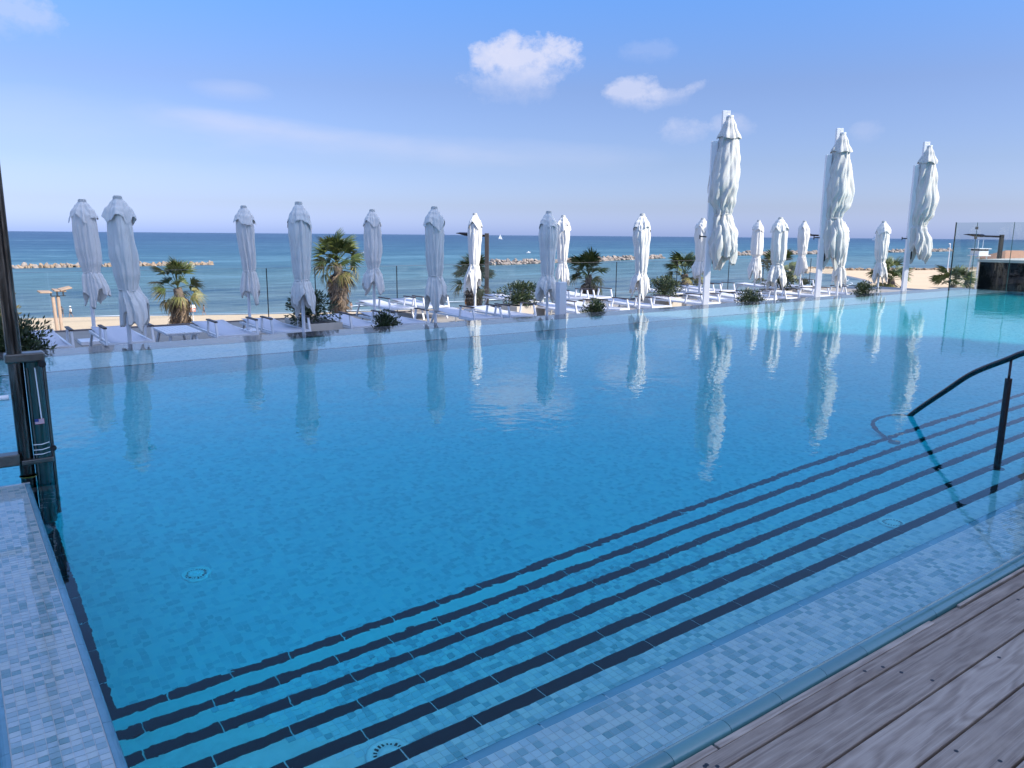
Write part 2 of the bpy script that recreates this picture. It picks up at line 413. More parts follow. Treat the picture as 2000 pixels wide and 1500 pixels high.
# side ledge (a narrow tiled wall between two waters)
ledge = struct(MB().box(-.0, .25, 1.36, 5.51, -1.25, -.012).build('tiled_ledge', M_grout))
ledge.cycles.is_caustics_receiver = True
def roundnose(x0, sgn, y0, y1, ztop=-.008):
    prof = [(0, ztop), (.012, ztop-.001), (.020, ztop-.004), (.026, ztop-.010), (.029, ztop-.020), (.030, -1.22)]
    mb = MB(); V = [(x0+sgn*a, y0, z) for a, z in prof] + [(x0+sgn*a, y1, z) for a, z in prof]
    mb.add(V, [(j, j+1, 7+j, 6+j) if sgn < 0 else (6+j, 7+j, j+1, j) for j in range(5)])
    mb.add([(x0, y1, -1.22)]+[(x0+sgn*a, y1, z) for a, z in prof], [tuple(range(7))])
    return mb
y = 1.40; k = 0
while y < 5.5:
    y1 = min(y+.2905, 5.508)
    roundnose(.2505, 1, y, y1).build('ledge_edge_tile', M_blue_trim, ledge, smooth=False)
    roundnose(-.0005, -1, y, y1).build('ledge_edge_tile', M_blue_trim, ledge, smooth=False)
    y += .292
MB().box(-.03, .28, 5.512, 5.53, -1.22, -.006).build('end_trim', M_white, ledge)
# weir: rim and shallow shelf on the sea side
shelf_far = struct(MB().box(-6.3, 26.4, 10.075, 11.70, -1.5, -.16).build('far_shelf', M_mosaic_deep)); shelf_far.cycles.is_caustics_receiver = True
MB().box(-6.3, 26.4, 10.068, 10.112, -.175, -.152).build('shelf_edge_line', M_black_tile, shelf_far)
rim = struct(empty('weir_rim'))
x = -6.3; rim_me = MB().box(0, .993, 11.32, 11.868, -.16, -.006).mesh('rim_slab', M_rim)
while x < 26.3: inst('rim_slab', rim_me, (x, 0, 0), rim); x += .9955
struct(MB().box(-6.3, 26.4, 11.60, 11.875, -12, -.165).build('weir_outer_wall', M_rim))
MB().box(-6.4, -6.1, 1.3, 11.868, -1.6, .02).build('pool_side_wall', M_mosaic); struct(bpy.data.objects['pool_side_wall'])
endw = struct(MB().box(26.15, 26.4, 1.3, 11.868, -1.6, -.02).build('pool_end_wall', M_mosaic))

# mosaic tiles as geometry near the viewer
PT = .031
cands = []
def grid(x0, x1, y0, y1, z, lim=None):
    ny = max(1, round((y1-y0)/PT)); py = (y1-y0)/ny
    nx = int((x1-x0)/PT)
    for i in range(nx):
        for j in range(ny):
            cx, cy_ = x0+(i+.5)*PT, y0+(j+.5)*py
            v = Vector((cx, cy_, z-EYE)); f = v.dot(Fv); sx = v.dot(Rv)/f*1502+1000; sy = 750-v.dot(Uv)/f*1502
            if -60 < sx < 2060 and sy < 1580: cands.append((f, cx, cy_, z, PT*.92, py*.92))
grid(X0+.0, 5.0, 1.425, 1.775, SH)
grid(X0+.0, 4.2, 1.83, 2.04, -.30)
for i in range(5, 1, -1): grid(X0+.0, 4.2 if i > 2 else 3.4, NS[i]+.003, NS[i-1]-.061, ZS[i-1])
grid(X0+.0, 3.2, NS[1]+.003, NS[0]-.061, ZS[0])
nl = len(cands)
for j in range(int(4.0/PT)):
    for i in range(8):
        cx, cy_ = .003+(i+.5)*.0305, 1.5+(j+.5)*PT
        v = Vector((cx, cy_, -.008-EYE)); f = v.dot(Fv); sy = 750-v.dot(Uv)/f*1502
        if sy < 1580: cands.append((f, cx, cy_, -.0085, .0282, PT*.915))
cands.sort()
tile_me = MB().box(-.5, .5, -.5, .5, -1, 0).mesh('mosaic_tile', M_tile_o)
mass = MB(); mass_l = MB(); n_ind = 0
def patchy(x, y):
    n = mnoise.noise(Vector((x*2.1, y*2.1, .3)))*.5 + .5
    r = random.random()
    t = r**1.35
    if n > .6 and random.random() < .5: t = min(1, t+.35)
    return t
for f, cx, cy_, z, a, b in cands:
    on_ledge = cx < .27 and z > -.05
    if n_ind < 290:
        inst('mosaic_tile', tile_me, (cx, cy_, z), ledge if on_ledge else steps, scale=(a, b, .004)); n_ind += 1
    else:
        q = mass_l if on_ledge else mass; q.col = patchy(cx, cy_); q.box(cx-a/2, cx+a/2, cy_-b/2, cy_+b/2, z-.004, z)
for q, par in ((mass, steps), (mass_l, ledge)):
    o = q.build('mosaic_tiles', M_tile_a, par, colattr=True); o['kind'] = 'stuff'; o.cycles.is_caustics_receiver = True
# grout beds under the geometry tiles
g = MB(); g.box(X0+.002, 5.0, 1.40, 1.777, SH-.004, SH-.0025); g.box(X0+.002, 4.2, 1.829, 2.04, -.304, -.3025)
for i in range(5, 0, -1): g.box(X0+.002, 4.2 if i > 2 else 3.4 if i > 1 else 3.2, NS[i]+.0032, NS[i-1]-.0605, ZS[i-1]-(.004 if i > 1 else .001), ZS[i-1]-(.0025 if i > 1 else -.0005))
g.build('grout_bed', M_grout, steps)

# coping: glazed teal bullnose tiles
cop = struct(empty('pool_coping'))
prof = [(1.355, -.06), (1.352, .0), (1.357, .014), (1.368, .022), (1.385, .025), (1.402, .022), (1.416, .012), (1.426, -.004), (1.430, -.03), (1.430, -.10)]
L = .2655; V = []; n = len(prof)
for xx in (0, L-.0022): V += [(xx, y, z) for y, z in prof]
mb = MB().add(V, [(j, j+1, n+j+1, n+j) for j in range(n-1)] + [tuple(range(n-1, -1, -1)), tuple(range(n, 2*n))])
cop_me = mb.mesh('coping_tile', M_coping, smooth=True); cop_me.set_sharp_from_angle(angle=radians(50))
x = 1.6-L*30
while x < 26: inst('coping_tile', cop_me, (x, 0, 0), cop); x += L
MB().box(-6.4, 26.4, 1.36, 1.42, -.2, .008).build('coping_grout', M_grout, cop)

# inlet fittings
def inlet(x, y, z, label, r=.085):
    e = empty('water_inlet', (x, y, z)); tag(e, label, 'pool inlet')
    mb = MB()
    mb.add([(r*cos(a)*k, r*sin(a)*k, h) for k, h in ((1, 0), (1, .004), (.9, .010), (.72, .011), (.70, .008), (.50, .008), (.48, .012), (0.12, .014), (.1, .010), (0.01, .010)) for a in [2*pi*j/36 for j in range(36)]],
           [(i*36+j, i*36+(j+1) % 36, (i+1)*36+(j+1) % 36, (i+1)*36+j) for i in range(9) for j in range(36)])
    mb.build('cover', M_white_plastic, e, smooth=True)
    for k in range(20):
        a = 2*pi*k/20; s_ = MB().bar((r*.53*cos(a), r*.53*sin(a), .0085), (r*.67*cos(a), r*.67*sin(a), .0085), .008, .002)
        s_.build('slot', M_dark, e)
inlet(1.09, 2.215, -.478, 'round white water inlet on the pool step nearest the viewer')
inlet(4.53, 2.235, -.478, 'round white water inlet on the pool step below the curved handrail')
inlet(1.03, 4.65, -1.198, 'pale round water inlet on the deep pool floor at left')

# ------------------------------------------------------------------ deck of weathered boards
deck = struct(empty('wood_deck'))
plank_me = {}
def plank(x0, x1, y0, y1, z=.02, scr=True):
    w, L = y1-y0, x1-x0; key = (round(w, 3), round(L, 3))
    if key not in plank_me: plank_me[key] = MB().box(-L/2, L/2, -w/2, w/2, -.03, 0).mesh('plank', M_wood)
    o = inst('plank', plank_me[key], ((x0+x1)/2, (y0+y1)/2, z), deck)
    b = o.modifiers.new('bevel', 'BEVEL'); b.width = .003; b.segments = 2
    return o
def screws(pl, xs, w):
    for sx in xs:
        for dy in (-w/2+.034, w/2-.034):
            inst('screw', screw_me, (sx-pl.location.x + (.015 if dy > 0 else -.015), dy, .0006), pl)
mb = MB(); mb.tube([(0, 0, -.004), (0, 0, .0)], .0068, 12)
screw_me = mb.mesh('screw', M_screw)
mb = None
# thin filler strips beside the coping, with a missing length
for a, b in ((-6, -2.2), (-2.19, 1.75), (1.76, 3.10), (3.34, 7.6), (7.61, 12), (12.01, 17)):
    plank(a, b, 1.315 if a < 3.2 else 1.327, 1.341, .016)
plank(3.103, 3.337, 1.315, 1.341, .006)
joints = [1.245, 1.078, .918, .752, .588, .424, .26, .096]
SCREWS = [(2.52, 1.286), (2.60, 1.262), (2.62, 1.205), (2.66, 1.115), (3.02, 1.045), (3.10, .955), (2.33, .885), (2.39, .787), (2.47, .715), (1.93, .715), (1.98, .61), (1.60, 1.04), (1.66, .95), (1.66, 1.285), (1.68, 1.262), (3.95, 1.285), (4.0, 1.262), (3.6, 1.205), (3.64, 1.12), (4.2, 1.04)]
offs = [1.60, 1.32, 1.05, 1.28, .92, 1.15, 1.0, .4]
for i, yj in enumerate([1.310]+joints[:-1]):
    y1 = yj - (.0045 if i else .0); y0 = joints[i]+.0045
    ends = [-6, offs[i]-3.1, offs[i], offs[i]+3.35, offs[i]+6.7, 16]
    for a, b in zip(ends, ends[1:]):
        if b-a < .3: continue
        pl = plank(a+.0015, b-.0015, y0, y1)
        w = y1-y0
        if a > 1.5: screws(pl, [a+.035], w)
        for sx, sy in SCREWS:
            if a < sx < b and y0 < sy < y1: inst('screw', screw_me, (sx-pl.location.x, sy-pl.location.y, .0006), pl)
y = .096-.0035
while y > -7.8:
    o_ = random.uniform(-2, 2)
    for a, b in ((-12, o_-4), (o_-4, o_), (o_, o_+4), (o_+4, 18)): plank(a+.0015, b-.0015, y-.157, y)
    y -= .164
struct(MB().box(-14, 32, -8, 1.352, -1.5, -.06).build('deck_underlay', M_dark))

# ------------------------------------------------------------------ lower terrace and its glass railing
TZ = -.45
terrace = struct(MB().box(-40, 32, 11.88, 18.1, -1.2, TZ-.012).build('terrace_slab', M_concrete))
pav = MB().box(.004, .896, .004, .896, -.012, 0).mesh('paving_slab', M_terr)
for i in range(-4, 33):
    for j in range(7):
        inst('paving_slab', pav, (i*.9, 11.9+j*.9*.98, TZ), terrace)
struct(MB().box(-40, 32, 17.6, 18.1, -12, -1.25).build('terrace_wall', M_concrete))
RY = 17.9
rail_g = empty('glass_railing', (0, RY, TZ)); tag(rail_g, 'low clear glass railing along the sea side of the lounger terrace', 'glass railing')
jx = [-12.2, -9.9, -7.6, -5.3, -3.0, -.7, 1.6, 3.8, 5.98, 7.15, 9.35, 11.7, 14.3, 17.1, 19.9, 22.6, 24.6, 27.6, 30]
for a, b in zip(jx, jx[1:]):
    MB().box(a+.012, b-.012, -.008, .008, .03, 1.2).build('glass_pane', M_glass, rail_g)
for a in jx[8:]: MB().box(a-.009, a+.009, -.009, .009, .0, 1.2).build('joint_post', M_rail, rail_g)
MB().box(jx[0], jx[-1], -.03, .03, 0, .03).build('base_channel', M_rim, rail_g)
MB().box(jx[0], jx[-1], -.008, .008, 1.2015, 1.206).build('top_edge', M_rim, rail_g)

# ------------------------------------------------------------------ closed parasols
def fold(th, t, ph, n=8):
    a = abs(cos(th*n/2 + ph[0] + ph[3]*t)); b = abs(sin(th*(n-3)/2 + ph[1] - ph[4]*t)); c = cos(2*th+ph[2])
    return .40 - (1-a)**2*.62 - (1-b)**2.5*.45 + c*.12
def cloth_mesh(rings, ph, NT_=112, crump=1., hem=None, n=8, inner=True, sq=0.):
    """rings: (z, radius, fold depth, ox, oy); hem: (ragged depth, corner count, phase)"""
    V = []; Z0 = rings[0][0]; Z1 = rings[-1][0]
    for k, (z, r, fd, ox, oy) in enumerate(rings):
        t = (Z0-z)/(Z0-Z1)
        for j in range(NT_):
            th = 2*pi*j/NT_
            rr = r*(1 + fd*fold(th, t, ph, n) + sq*cos(4*th+ph[5]))
            th2 = th + (ph[3]*.45+.25)*z
            c1 = 1-2*abs(mnoise.noise(Vector((cos(th2)*1.9+ph[1]*3, sin(th2)*1.9, z*.55+ph[0]))))
            c2 = 1-2*abs(mnoise.noise(Vector((cos(th-.6*z)*3.4+ph[2]*3, sin(th-.6*z)*3.4, z*1.2+ph[1]))))
            rr += r*crump*(.20*(c1-.55) + .07*(c2-.55))*min(1, fd*8)
            zz = z
            if hem:
                w = max(0, (t-hem[3])/(1-hem[3]))
                tri = abs(((th*hem[1]/(2*pi)+hem[2]) % 1)*2-1)
                nz = mnoise.noise(Vector((cos(th)*1.7, sin(th)*1.7, ph[2])))
                zz -= w*hem[0]*(tri*.8 + nz*.7 - .3)
            V.append((ox+rr*cos(th), oy+rr*sin(th), zz))
    if inner:
        kb = (len(rings)-1)*NT_
        for j in range(NT_):
            x, y, z = V[kb+j]; ox, oy = rings[-1][3:5]; V.append((ox+(x-ox)*.93, oy+(y-oy)*.93, z+.015))
        for j in range(NT_):
            x, y, z = V[kb+j]; ox, oy = rings[-1][3:5]; V.append((ox+(x-ox)*.35, oy+(y-oy)*.35, z+.32))
    K = len(V)//NT_
    F = [(i*NT_+j, (i+1)*NT_+j, (i+1)*NT_+(j+1) % NT_, i*NT_+(j+1) % NT_) for i in range(K-1) for j in range(NT_)]
    return MB().add(V, F)
def interp(pts, N):
    zs = [pts[0][0] + (pts[-1][0]-pts[0][0])*i/(N-1) for i in range(N)]; out = []
    for z in zs:
        for a, b in zip(pts, pts[1:]):
            if a[0] >= z >= b[0]-1e-9:
                t = (a[0]-z)/(a[0]-b[0]+1e-9); t2 = t*t*(3-2*t)
                out.append(tuple([z]+[a[i]+(b[i]-a[i])*t2 for i in range(1, len(a))])); break
    return out
def parasol(x, y, label, seed, bend=0., fat=1., capstyle=True, ztop=2.06, tie=.0, hemshift=(0, 0), m_=None):
    rd = random.Random(seed); ph = [rd.uniform(0, 6.28) for _ in range(3)] + [rd.uniform(-1.2, 1.2), rd.uniform(-1.5, 1.5), rd.uniform(0, 6.28)]
    e = empty('closed_parasol', (x, y, TZ)); tag(e, label, 'parasol', 'closed white parasols on the terrace'); m_ = m_ or M_canvas
    H = ztop - TZ
    mb = MB(); mb.cyl(0, 0, 0, H-.1, .024*fat+.006, 14); mb.build('pole', M_white, e, smooth=True, autosmooth=True)
    mb = MB(); mb.box(-.26, .26, -.26, .26, .002, .06); mb.cyl(0, 0, .06, .3, .038, 14); mb.build('base', M_white, e)
    # cap disc
    mb = MB(); mb.cyl(0, 0, H-.035, H-.0, .062*fat, 18)
    mb.cyl(0, 0, H, H+.014, .05*fat, 18); mb.build('cap', M_canvas2, e, smooth=True, autosmooth=True)
    s_ = fat; b = bend
    hx, hy = hemshift
    w1, w2, w3 = rd.uniform(.9, 1.08), rd.uniform(.92, 1.1), rd.uniform(.92, 1.08)
    body = [(H-.12, .08*s_, .15, 0, 0), (H-.28, .165*s_*w1, .12, b*.1, 0), (H-.50, .176*s_*w1, .17, b*.3, 0), (H-.80, .166*s_*w2, .21, b*.6, 0), (H-1.08, .146*s_*w2, .27, b, 0),
            (H-1.22-tie, .122*s_, .28, b, 0), (H-1.27-tie, .112*s_, .22, b, 0), (H-1.33-tie, .136*s_, .28, b+hx*.2, hy*.2), (H-1.46, .168*s_*w3, .34, b+hx*.6, hy*.6), (H-1.58, .184*s_*w3, .38, b+hx, hy), (H-1.68, .186*s_*w3, .42, b+hx, hy)]
    cloth_mesh(interp(body, 66), ph, hem=(.32, rd.choice((3, 4, 4, 5)), rd.random(), .76), n=rd.choice((9, 11, 12)), sq=.05).build('canopy', m_, e, smooth=True)
    # tie band
    mb = MB(); zt = H-1.265-tie; tilt = rd.uniform(-.03, .03)
    mb.tube([(b+.120*s_*(1+.05*cos(5*a))*cos(a), .120*s_*(1+.05*cos(5*a))*sin(a), zt+tilt*cos(a)+.006*sin(5*a)) for a in [2*pi*j/30 for j in range(31)]], .009, 6)
    a0 = -2.0+rd.uniform(-.4, .4); mb.tube([(b+.125*s_*cos(a0), .125*s_*sin(a0), zt), (b+.17*s_*cos(a0+.1), .17*s_*sin(a0+.1), zt-.05), (b+.19*s_*cos(a0+.25), .19*s_*sin(a0+.25), zt-.13)], [.012, .008, .006], 6)
    mb.build('tie_strap', m_, e, smooth=True)
    # vent: the short upper flounce with arched corners
    ph2 = [rd.uniform(0, 6.28) for _ in range(3)] + [0, 0, rd.uniform(0, 6.28)]
    v = [(H-.035, .060*s_, .04, 0, 0), (H-.10, .105*s_, .08, 0, 0), (H-.20, .165*s_, .10, 0, 0), (H-.31, .196*s_, .10, 0, 0)]
    cloth_mesh(interp(v, 14), ph2, hem=(.17, 4, rd.random(), .3), n=6, sq=.07, inner=False).build('vent', m_, e, smooth=True)
    return e
A_x = [2.10, 4.80, 7.38, 10.08, 12.78, 17.9, 20.85, 23.05]; B_x = [2.06, 4.89, 7.68, 10.38, 13.13, 18.6, 21.3, 23.8]
labA = ['leftmost closed parasol of the front row, its skirt swept to the right',
        'closed parasol of the front row beside the leafy planter and the big dry palm',
        'closed parasol of the front row with three ragged flounces, just left of the street lamp',
        'closed parasol directly behind the left side of the square white post',
        'closed parasol standing alone between the square white post and the tallest parasol',
        'shaded grey closed parasol between two small sunlit ones, right of the nearest cantilever parasol',
        'closed parasol mostly hidden behind the middle cantilever parasol',
        'small sunlit closed parasol between the middle and the rightmost cantilever parasols']
labB = ['leftmost closed parasol of all, in the rear row, right of twin wooden poles',
        'closed parasol of the rear row behind loungers, between the dry palm and the leafy planter',
        'closed parasol of the rear row just right of the big dry palm',
        'closed parasol half covering the street lamp pole on its left',
        'sunlit closed parasol peeping out right above the square white post',
        'closed parasol behind the mast of the nearest cantilever parasol',
        'small sunlit closed parasol just right of the nearest cantilever parasol',
        'smallest sunlit closed parasol, left of the mast of the middle cantilever parasol']
for i, x in enumerate(A_x):
    parasol(x, 12.6, labA[i], 31+i*7, bend=[.03, .01, .01, .0, .03, .0, .02, .02][i], fat=[1.02, .98, 1.0, .95, 1.0, 1.06, 1.0, 1.0][i], ztop=[2.05, 2.05, 2.045, 2.03, 2.04, 2.06, 2.0, 2.05][i],
            tie=[.08, 0, .0, .02, .05, -.05, 0, -.05][i], hemshift=[(.07, 0), (.02, 0), (0, 0), (-.04, 0), (-.02, 0), (0, 0), (.03, 0), (.05, 0)][i])
for i, x in enumerate(B_x):
    parasol(x, 15.8, labB[i], 131+i*11, bend=[.05, .04, .0, -.02, .0, -.02, 0, 0][i], fat=[1.1, 1.0, 1.0, .9, .95, 1.05, .95, .95][i], ztop=[2.1, 2.07, 2.07, 2.05, 2.06, 2.09, 2.08, 2.1][i],
            tie=[.0, .0, .0, -.06, -.06, .0, -.1, -.1][i], hemshift=[(.05, 0), (0, 0), (0, 0), (-.06, 0), (.02, 0), (-.04, 0), (-.03, 0), (0, 0)][i])

# ------------------------------------------------------------------ tall cantilever parasols
def cantilever(x, y, label, seed, belly, rot, hemz=1.0, tiez=2.09, mast_z=3.8):
    rd = random.Random(seed); ph = [rd.uniform(0, 6.28) for _ in range(3)] + [rd.choice((-1, 1))*rd.uniform(2, 3.4), rd.uniform(-3, 3), 0]
    e = empty('cantilever_parasol', (x, y, TZ), rot); tag(e, label, 'cantilever parasol', 'tall closed cantilever parasols at the pool edge')
    def Z(z): return z-TZ
    MB().box(-.135, .005, -.06, .06, 0, Z(mast_z)).build('mast', M_white, e, bevel=.008)
    MB().box(-.4, .4, -.4, .4, .002, .08).build('base', M_white, e, bevel=.01)
    MB().box(.085, .175, -.05, .05, Z(1.55), Z(4.50)).build('boom', M_white, e, bevel=.008)
    mb = MB(); mb.box(-.12, .19, -.075, .075, Z(1.42), Z(1.68)); mb.build('carriage', M_white, e, bevel=.012)
    mb = MB(); mb.bar((-.12, 0, Z(1.55)), (-.30, -.03, Z(1.56)), .03, .03); mb.cyl(-.30, -.03, Z(1.50), Z(1.60), .014, 8); mb.build('crank_handle', M_black, e)
    MB().box(.18, .27, -.04, .04, Z(4.28), Z(4.50)).build('boom_head', M_white, e, bevel=.008)
    MB().box(.02, .05, -.062, -.05, Z(.9), Z(1.30)).build('slot_cover', M_rail, e)
    cx = .27
    body = [(Z(4.22), .10, .10, cx, 0), (Z(3.9), .22, .10, cx, 0), (Z(3.3), .30, .09, cx-.02+belly*.4, 0), (Z(2.75), .35, .10, cx-.05+belly, 0), (Z(tiez+.35), .31, .17, cx-.07+belly*.8, 0),
            (Z(tiez+.08), .215, .3, cx-.05, 0), (Z(tiez), .195, .26, cx-.05, 0), (Z(tiez-.10), .23, .34, cx-.06, 0), (Z(tiez-.45), .31, .22, cx+.0, 0), (Z(tiez-.8), .33, .26, cx+.02, 0), (Z(hemz), .25, .30, cx+.03, 0)]
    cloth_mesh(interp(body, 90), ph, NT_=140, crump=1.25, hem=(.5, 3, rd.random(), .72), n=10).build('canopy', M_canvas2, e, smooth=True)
    mb = MB(); mb.tube([(cx-.05+.200*cos(a), .200*sin(a), Z(tiez)+.02*cos(a)) for a in [2*pi*j/30 for j in range(31)]], .014, 6)
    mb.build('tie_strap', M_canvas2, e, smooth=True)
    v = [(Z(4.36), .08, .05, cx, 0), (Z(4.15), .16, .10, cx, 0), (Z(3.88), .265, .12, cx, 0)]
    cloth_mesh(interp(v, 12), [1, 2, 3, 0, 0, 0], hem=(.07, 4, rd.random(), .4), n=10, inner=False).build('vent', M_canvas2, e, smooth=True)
    MB().cyl(cx, 0, Z(4.35), Z(4.39), .09, 16).build('cap', M_white, e)
    return e
cantilever(15.25, 12.65, 'nearest and tallest closed cantilever parasol, left of the other two tall ones', 5, .0, radians(-36))
cantilever(20.05, 12.65, 'middle one of three tall closed cantilever parasols, canopy bulging to the right', 9, .10, radians(-36))
cantilever(24.85, 12.65, 'rightmost tall closed cantilever parasol, standing just left of the tall glass screen', 14, .1, radians(-36), tiez=1.95)
p_ = MB().box(-.085, .085, -.085, .085, 0, 1.07).build('square_post', M_white, None, bevel=.006, loc=(10.12, 12.2, TZ)); p_.rotation_euler.z = radians(-8)
tag(p_, 'square white metal post at the pool edge, in front of two closed parasols', 'post')

# ------------------------------------------------------------------ loungers and tables
def make_lounger():
    e = empty('sun_lounger')
    fr = MB(); z = .30
    for s in (-1, 1): fr.box(s*.30-.018, s*.30+.018, 0, 1.95, z-.02, z+.02)
    for yy in (0, 1.93): fr.box(-.282, .282, yy, yy+.03, z-.018, z+.018)
    fr.build('frame', M_white, e)
    sl = MB(); N = 14; V = []
    for i in range(N+1):
        t = i/N; yv = .02+1.92*t; zz = z+.024 - .018*sin(pi*min(1, t/.6)) + (.055*((t-.6)/.4) if t > .6 else 0)
        for xx in (-.285, -.1, .1, .285): V.append((xx, yv, zz-.012*(1-abs(xx)/.285)))
    F = [(i*4+j, i*4+j+1, i*4+j+5, i*4+j+4) for i in range(N) for j in range(3)]
    sl.add(V, F)
    so = sl.build('sling', M_sling, e, smooth=True); sm = so.modifiers.new('t', 'SOLIDIFY'); sm.thickness = .006
    for sx in (-1, 1):
        for y0, y1 in ((.22, .08), (1.75, 1.88)):
            MB().bar((sx*.30, y0, z-.02), (sx*.325, y1, 0), .035, .03).build('leg', M_white, e)
        a = MB(); a.bar((sx*.335, .02, .27), (sx*.335, .10, .53), .03, .04, (0, 1, 0)); a.bar((sx*.335, .62, .27), (sx*.335, .56, .53), .03, .04, (0, 1, 0)); a.bar((sx*.335, .02, .275), (sx*.335, .62, .275), .03, .03)
        ao = a.build('armrest', M_white, e)
        MB().box(sx*.335-.027, sx*.335+.027, .07, .60, .531, .553).build('arm_pad', M_brownwood, ao)
    return e
protoL = make_lounger()
LA = [(1.08, 0), (2.2, 0), (3.85, 0), (4.78, 0), (6.25, 0), (7.20, 0), (8.95, 0), (9.85, 0), (11.7, 0), (12.65, 0), (14.1, 0), (15.95, 0), (17.3, 0), (18.4, 0), (19.5, 0), (21.0, 0), (22.6, 0)]
ordn = ['first', 'second', 'third', 'fourth', 'fifth', 'sixth', 'seventh', 'eighth', 'ninth', 'tenth', 'eleventh', 'twelfth', 'thirteenth', 'fourteenth', 'fifteenth', 'sixteenth', 'seventeenth']
nearthing = ['right beside the dark shrub at far left', 'right behind the leftmost front parasol', 'just right of the white slatted table', 'left of the leafy cream planter', 'just right of the leafy cream planter', 'behind the low dark shrub',
             'left of the lamp parasol', 'just left of the square white post', 'behind the low shrub right of the white post', 'left of the lone parasol', 'right of the lone parasol', 'at the mast of the nearest cantilever parasol',
             'behind the third low shrub', 'beside the shaded grey parasol', 'right of the shaded grey parasol', 'at the mast of the middle cantilever parasol', 'beside the last low shrub on the right']
LB = [8.5, 9.4, 12.3, 13.9, 14.8, 18.0, 19.2, 20.2, 23.2, 24.6]
def place_lounger(o, x, y, lab):
    o.location = (x, y, TZ); o.rotation_euler.z = random.uniform(-.03, .03)
    tag(o, lab, 'sun lounger', 'white sun loungers on the terrace')
for i, (x, r) in enumerate(LA):
    place_lounger(protoL if i == 0 else copy_tree(protoL), x, 13.1, f'{ordn[i]} white lounger from left, front row, {nearthing[i]}')
for i, x in enumerate(LB):
    place_lounger(copy_tree(protoL), x, 15.95, f'{ordn[i]} white sun lounger from the left in the rear row by the glass railing')
def table(x, y, w, l, lab):
    e = empty('low_table', (x, y, TZ)); tag(e, lab, 'table')
    for k in range(8):
        a = -w/2 + w*k/8; MB().box(a+.003, a+w/8-.003, -l/2, l/2, .40, .42).build('top_slat', M_white, e)
    MB().box(-w/2+.02, w/2-.02, -l/2+.02, l/2-.02, .375, .399).build('frame', M_white, e)
    for sx in (-1, 1):
        for sy in (-1, 1): MB().bar((sx*(w/2-.09), sy*(l/2-.12), .375), (sx*(w/2-.02), sy*(l/2-.03), 0), .04, .03).build('leg', M_white, e)
table(2.98, 13.55, .55, 1.05, 'white slatted low table with splayed legs between the second and third loungers')

# ------------------------------------------------------------------ shrubs and planters
def foliage(n, rx, ry, rz, size, seed, lean=0., m_=None, up=.4, tonebias=0., zc=None):
    rd = random.Random(seed); mb = MB(); zc = rz if zc is None else zc
    n = int(n*1.9); clumps = [(rd.gauss(0, .40), rd.gauss(0, .40), rd.uniform(-.8, .9)) for _ in range(max(6, n//50))]; clumps = [(a*(1-.45*max(0, c)), b*(1-.45*max(0, c)), c) for a, b, c in clumps]
    for i in range(n):
        cx, cy_, cz = rd.choice(clumps); d = Vector((rd.gauss(0, 1), rd.gauss(0, 1), rd.gauss(0, 1))).normalized()*rd.random()**.4*.42
        p = Vector(((cx+d.x)*rx, (cy_+d.y)*ry, zc+(cz+d.z)*rz*.8))
        if p.z < .01: p.z = rd.uniform(.01, .06)
        out = Vector((p.x/rx, p.y/ry, (p.z-zc)/rz+up)); out = (out + Vector((rd.gauss(0, .5), rd.gauss(0, .5), rd.gauss(0, .4)))).normalized()
        L = size*rd.uniform(.6, 1.3); w = L*rd.uniform(.28, .42); sd = out.cross(Vector((rd.gauss(0, 1), rd.gauss(0, 1), rd.gauss(0, 1)))).normalized(); nn = sd.cross(out)
        mb.col = min(1, max(0, rd.gauss(.42+tonebias, .24)))
        mb.add([p, p+out*L*.45+sd*w/2+nn*L*.06, p+out*L, p+out*L*.45-sd*w/2+nn*L*.06], [(0, 1, 2, 3)])
    return mb
def shrub(name, x, y, z, rx, rz, lab, seed, n=1100, m_=M_leaf, size=.07, cat='shrub', zc=None):
    e = empty(name, (x, y, z)); tag(e, lab, cat)
    foliage(n, rx, rx*.8, rz, size, seed, zc=zc).build('foliage', m_, e, colattr=True)
    mb = MB(); rd = random.Random(seed)
    for k in range(7): mb.tube([(0, 0, 0), (rd.uniform(-.2, .2)*rx, rd.uniform(-.2, .2)*rx, rz*.7), (rd.uniform(-.6, .6)*rx, rd.uniform(-.6, .6)*rx, rz*1.5)], [.012, .009, .005], 5)
    mb.build('stem', M_stem, e); return e
def planter(x, y, w, d, h, lab):
    e = empty('planter_box', (x, y, TZ)); tag(e, lab, 'planter')
    t = .03
    for a in ((-w/2, w/2, -d/2, -d/2+t), (-w/2, w/2, d/2-t, d/2), (-w/2, -w/2+t, -d/2+t+.001, d/2-t-.001), (w/2-t, w/2, -d/2+t+.001, d/2-t-.001)):
        MB().box(*a, 0, h).build('side_panel', M_planter, e, bevel=.004)
    MB().box(-w/2+t+.001, w/2-t-.001, -d/2+t+.001, d/2-t-.001, .0, h-.05).build('soil', M_soil, e)
planter(5.48, 13.9, .62, 1.3, .40, 'cream planter box between loungers holding a dark spreading shrub, below the big dry palm')
shrub('shrub', 5.36, 13.8, TZ+.34, .44, .30, 'dark spreading shrub in the cream planter below the big dry palm', 3, 1500)
planter(11.25, 15.1, .85, .85, .34, 'cream planter box catching sun, left of the square white post')
shrub('shrub', 11.25, 15.1, TZ+.30, .46, .30, 'rounded shrub in the sunlit cream planter left of the square white post', 4, 1500)
planter(16.35, 15.1, .85, .85, .34, 'cream planter box right of the lone sunlit parasol')
shrub('shrub', 16.3, 15.1, TZ+.30, .46, .31, 'rounded shrub in the cream planter right of the lone sunlit parasol', 5, 1300)
planter(21.8, 15.1, .85, .85, .34, 'cream planter box behind the shaded grey parasol')
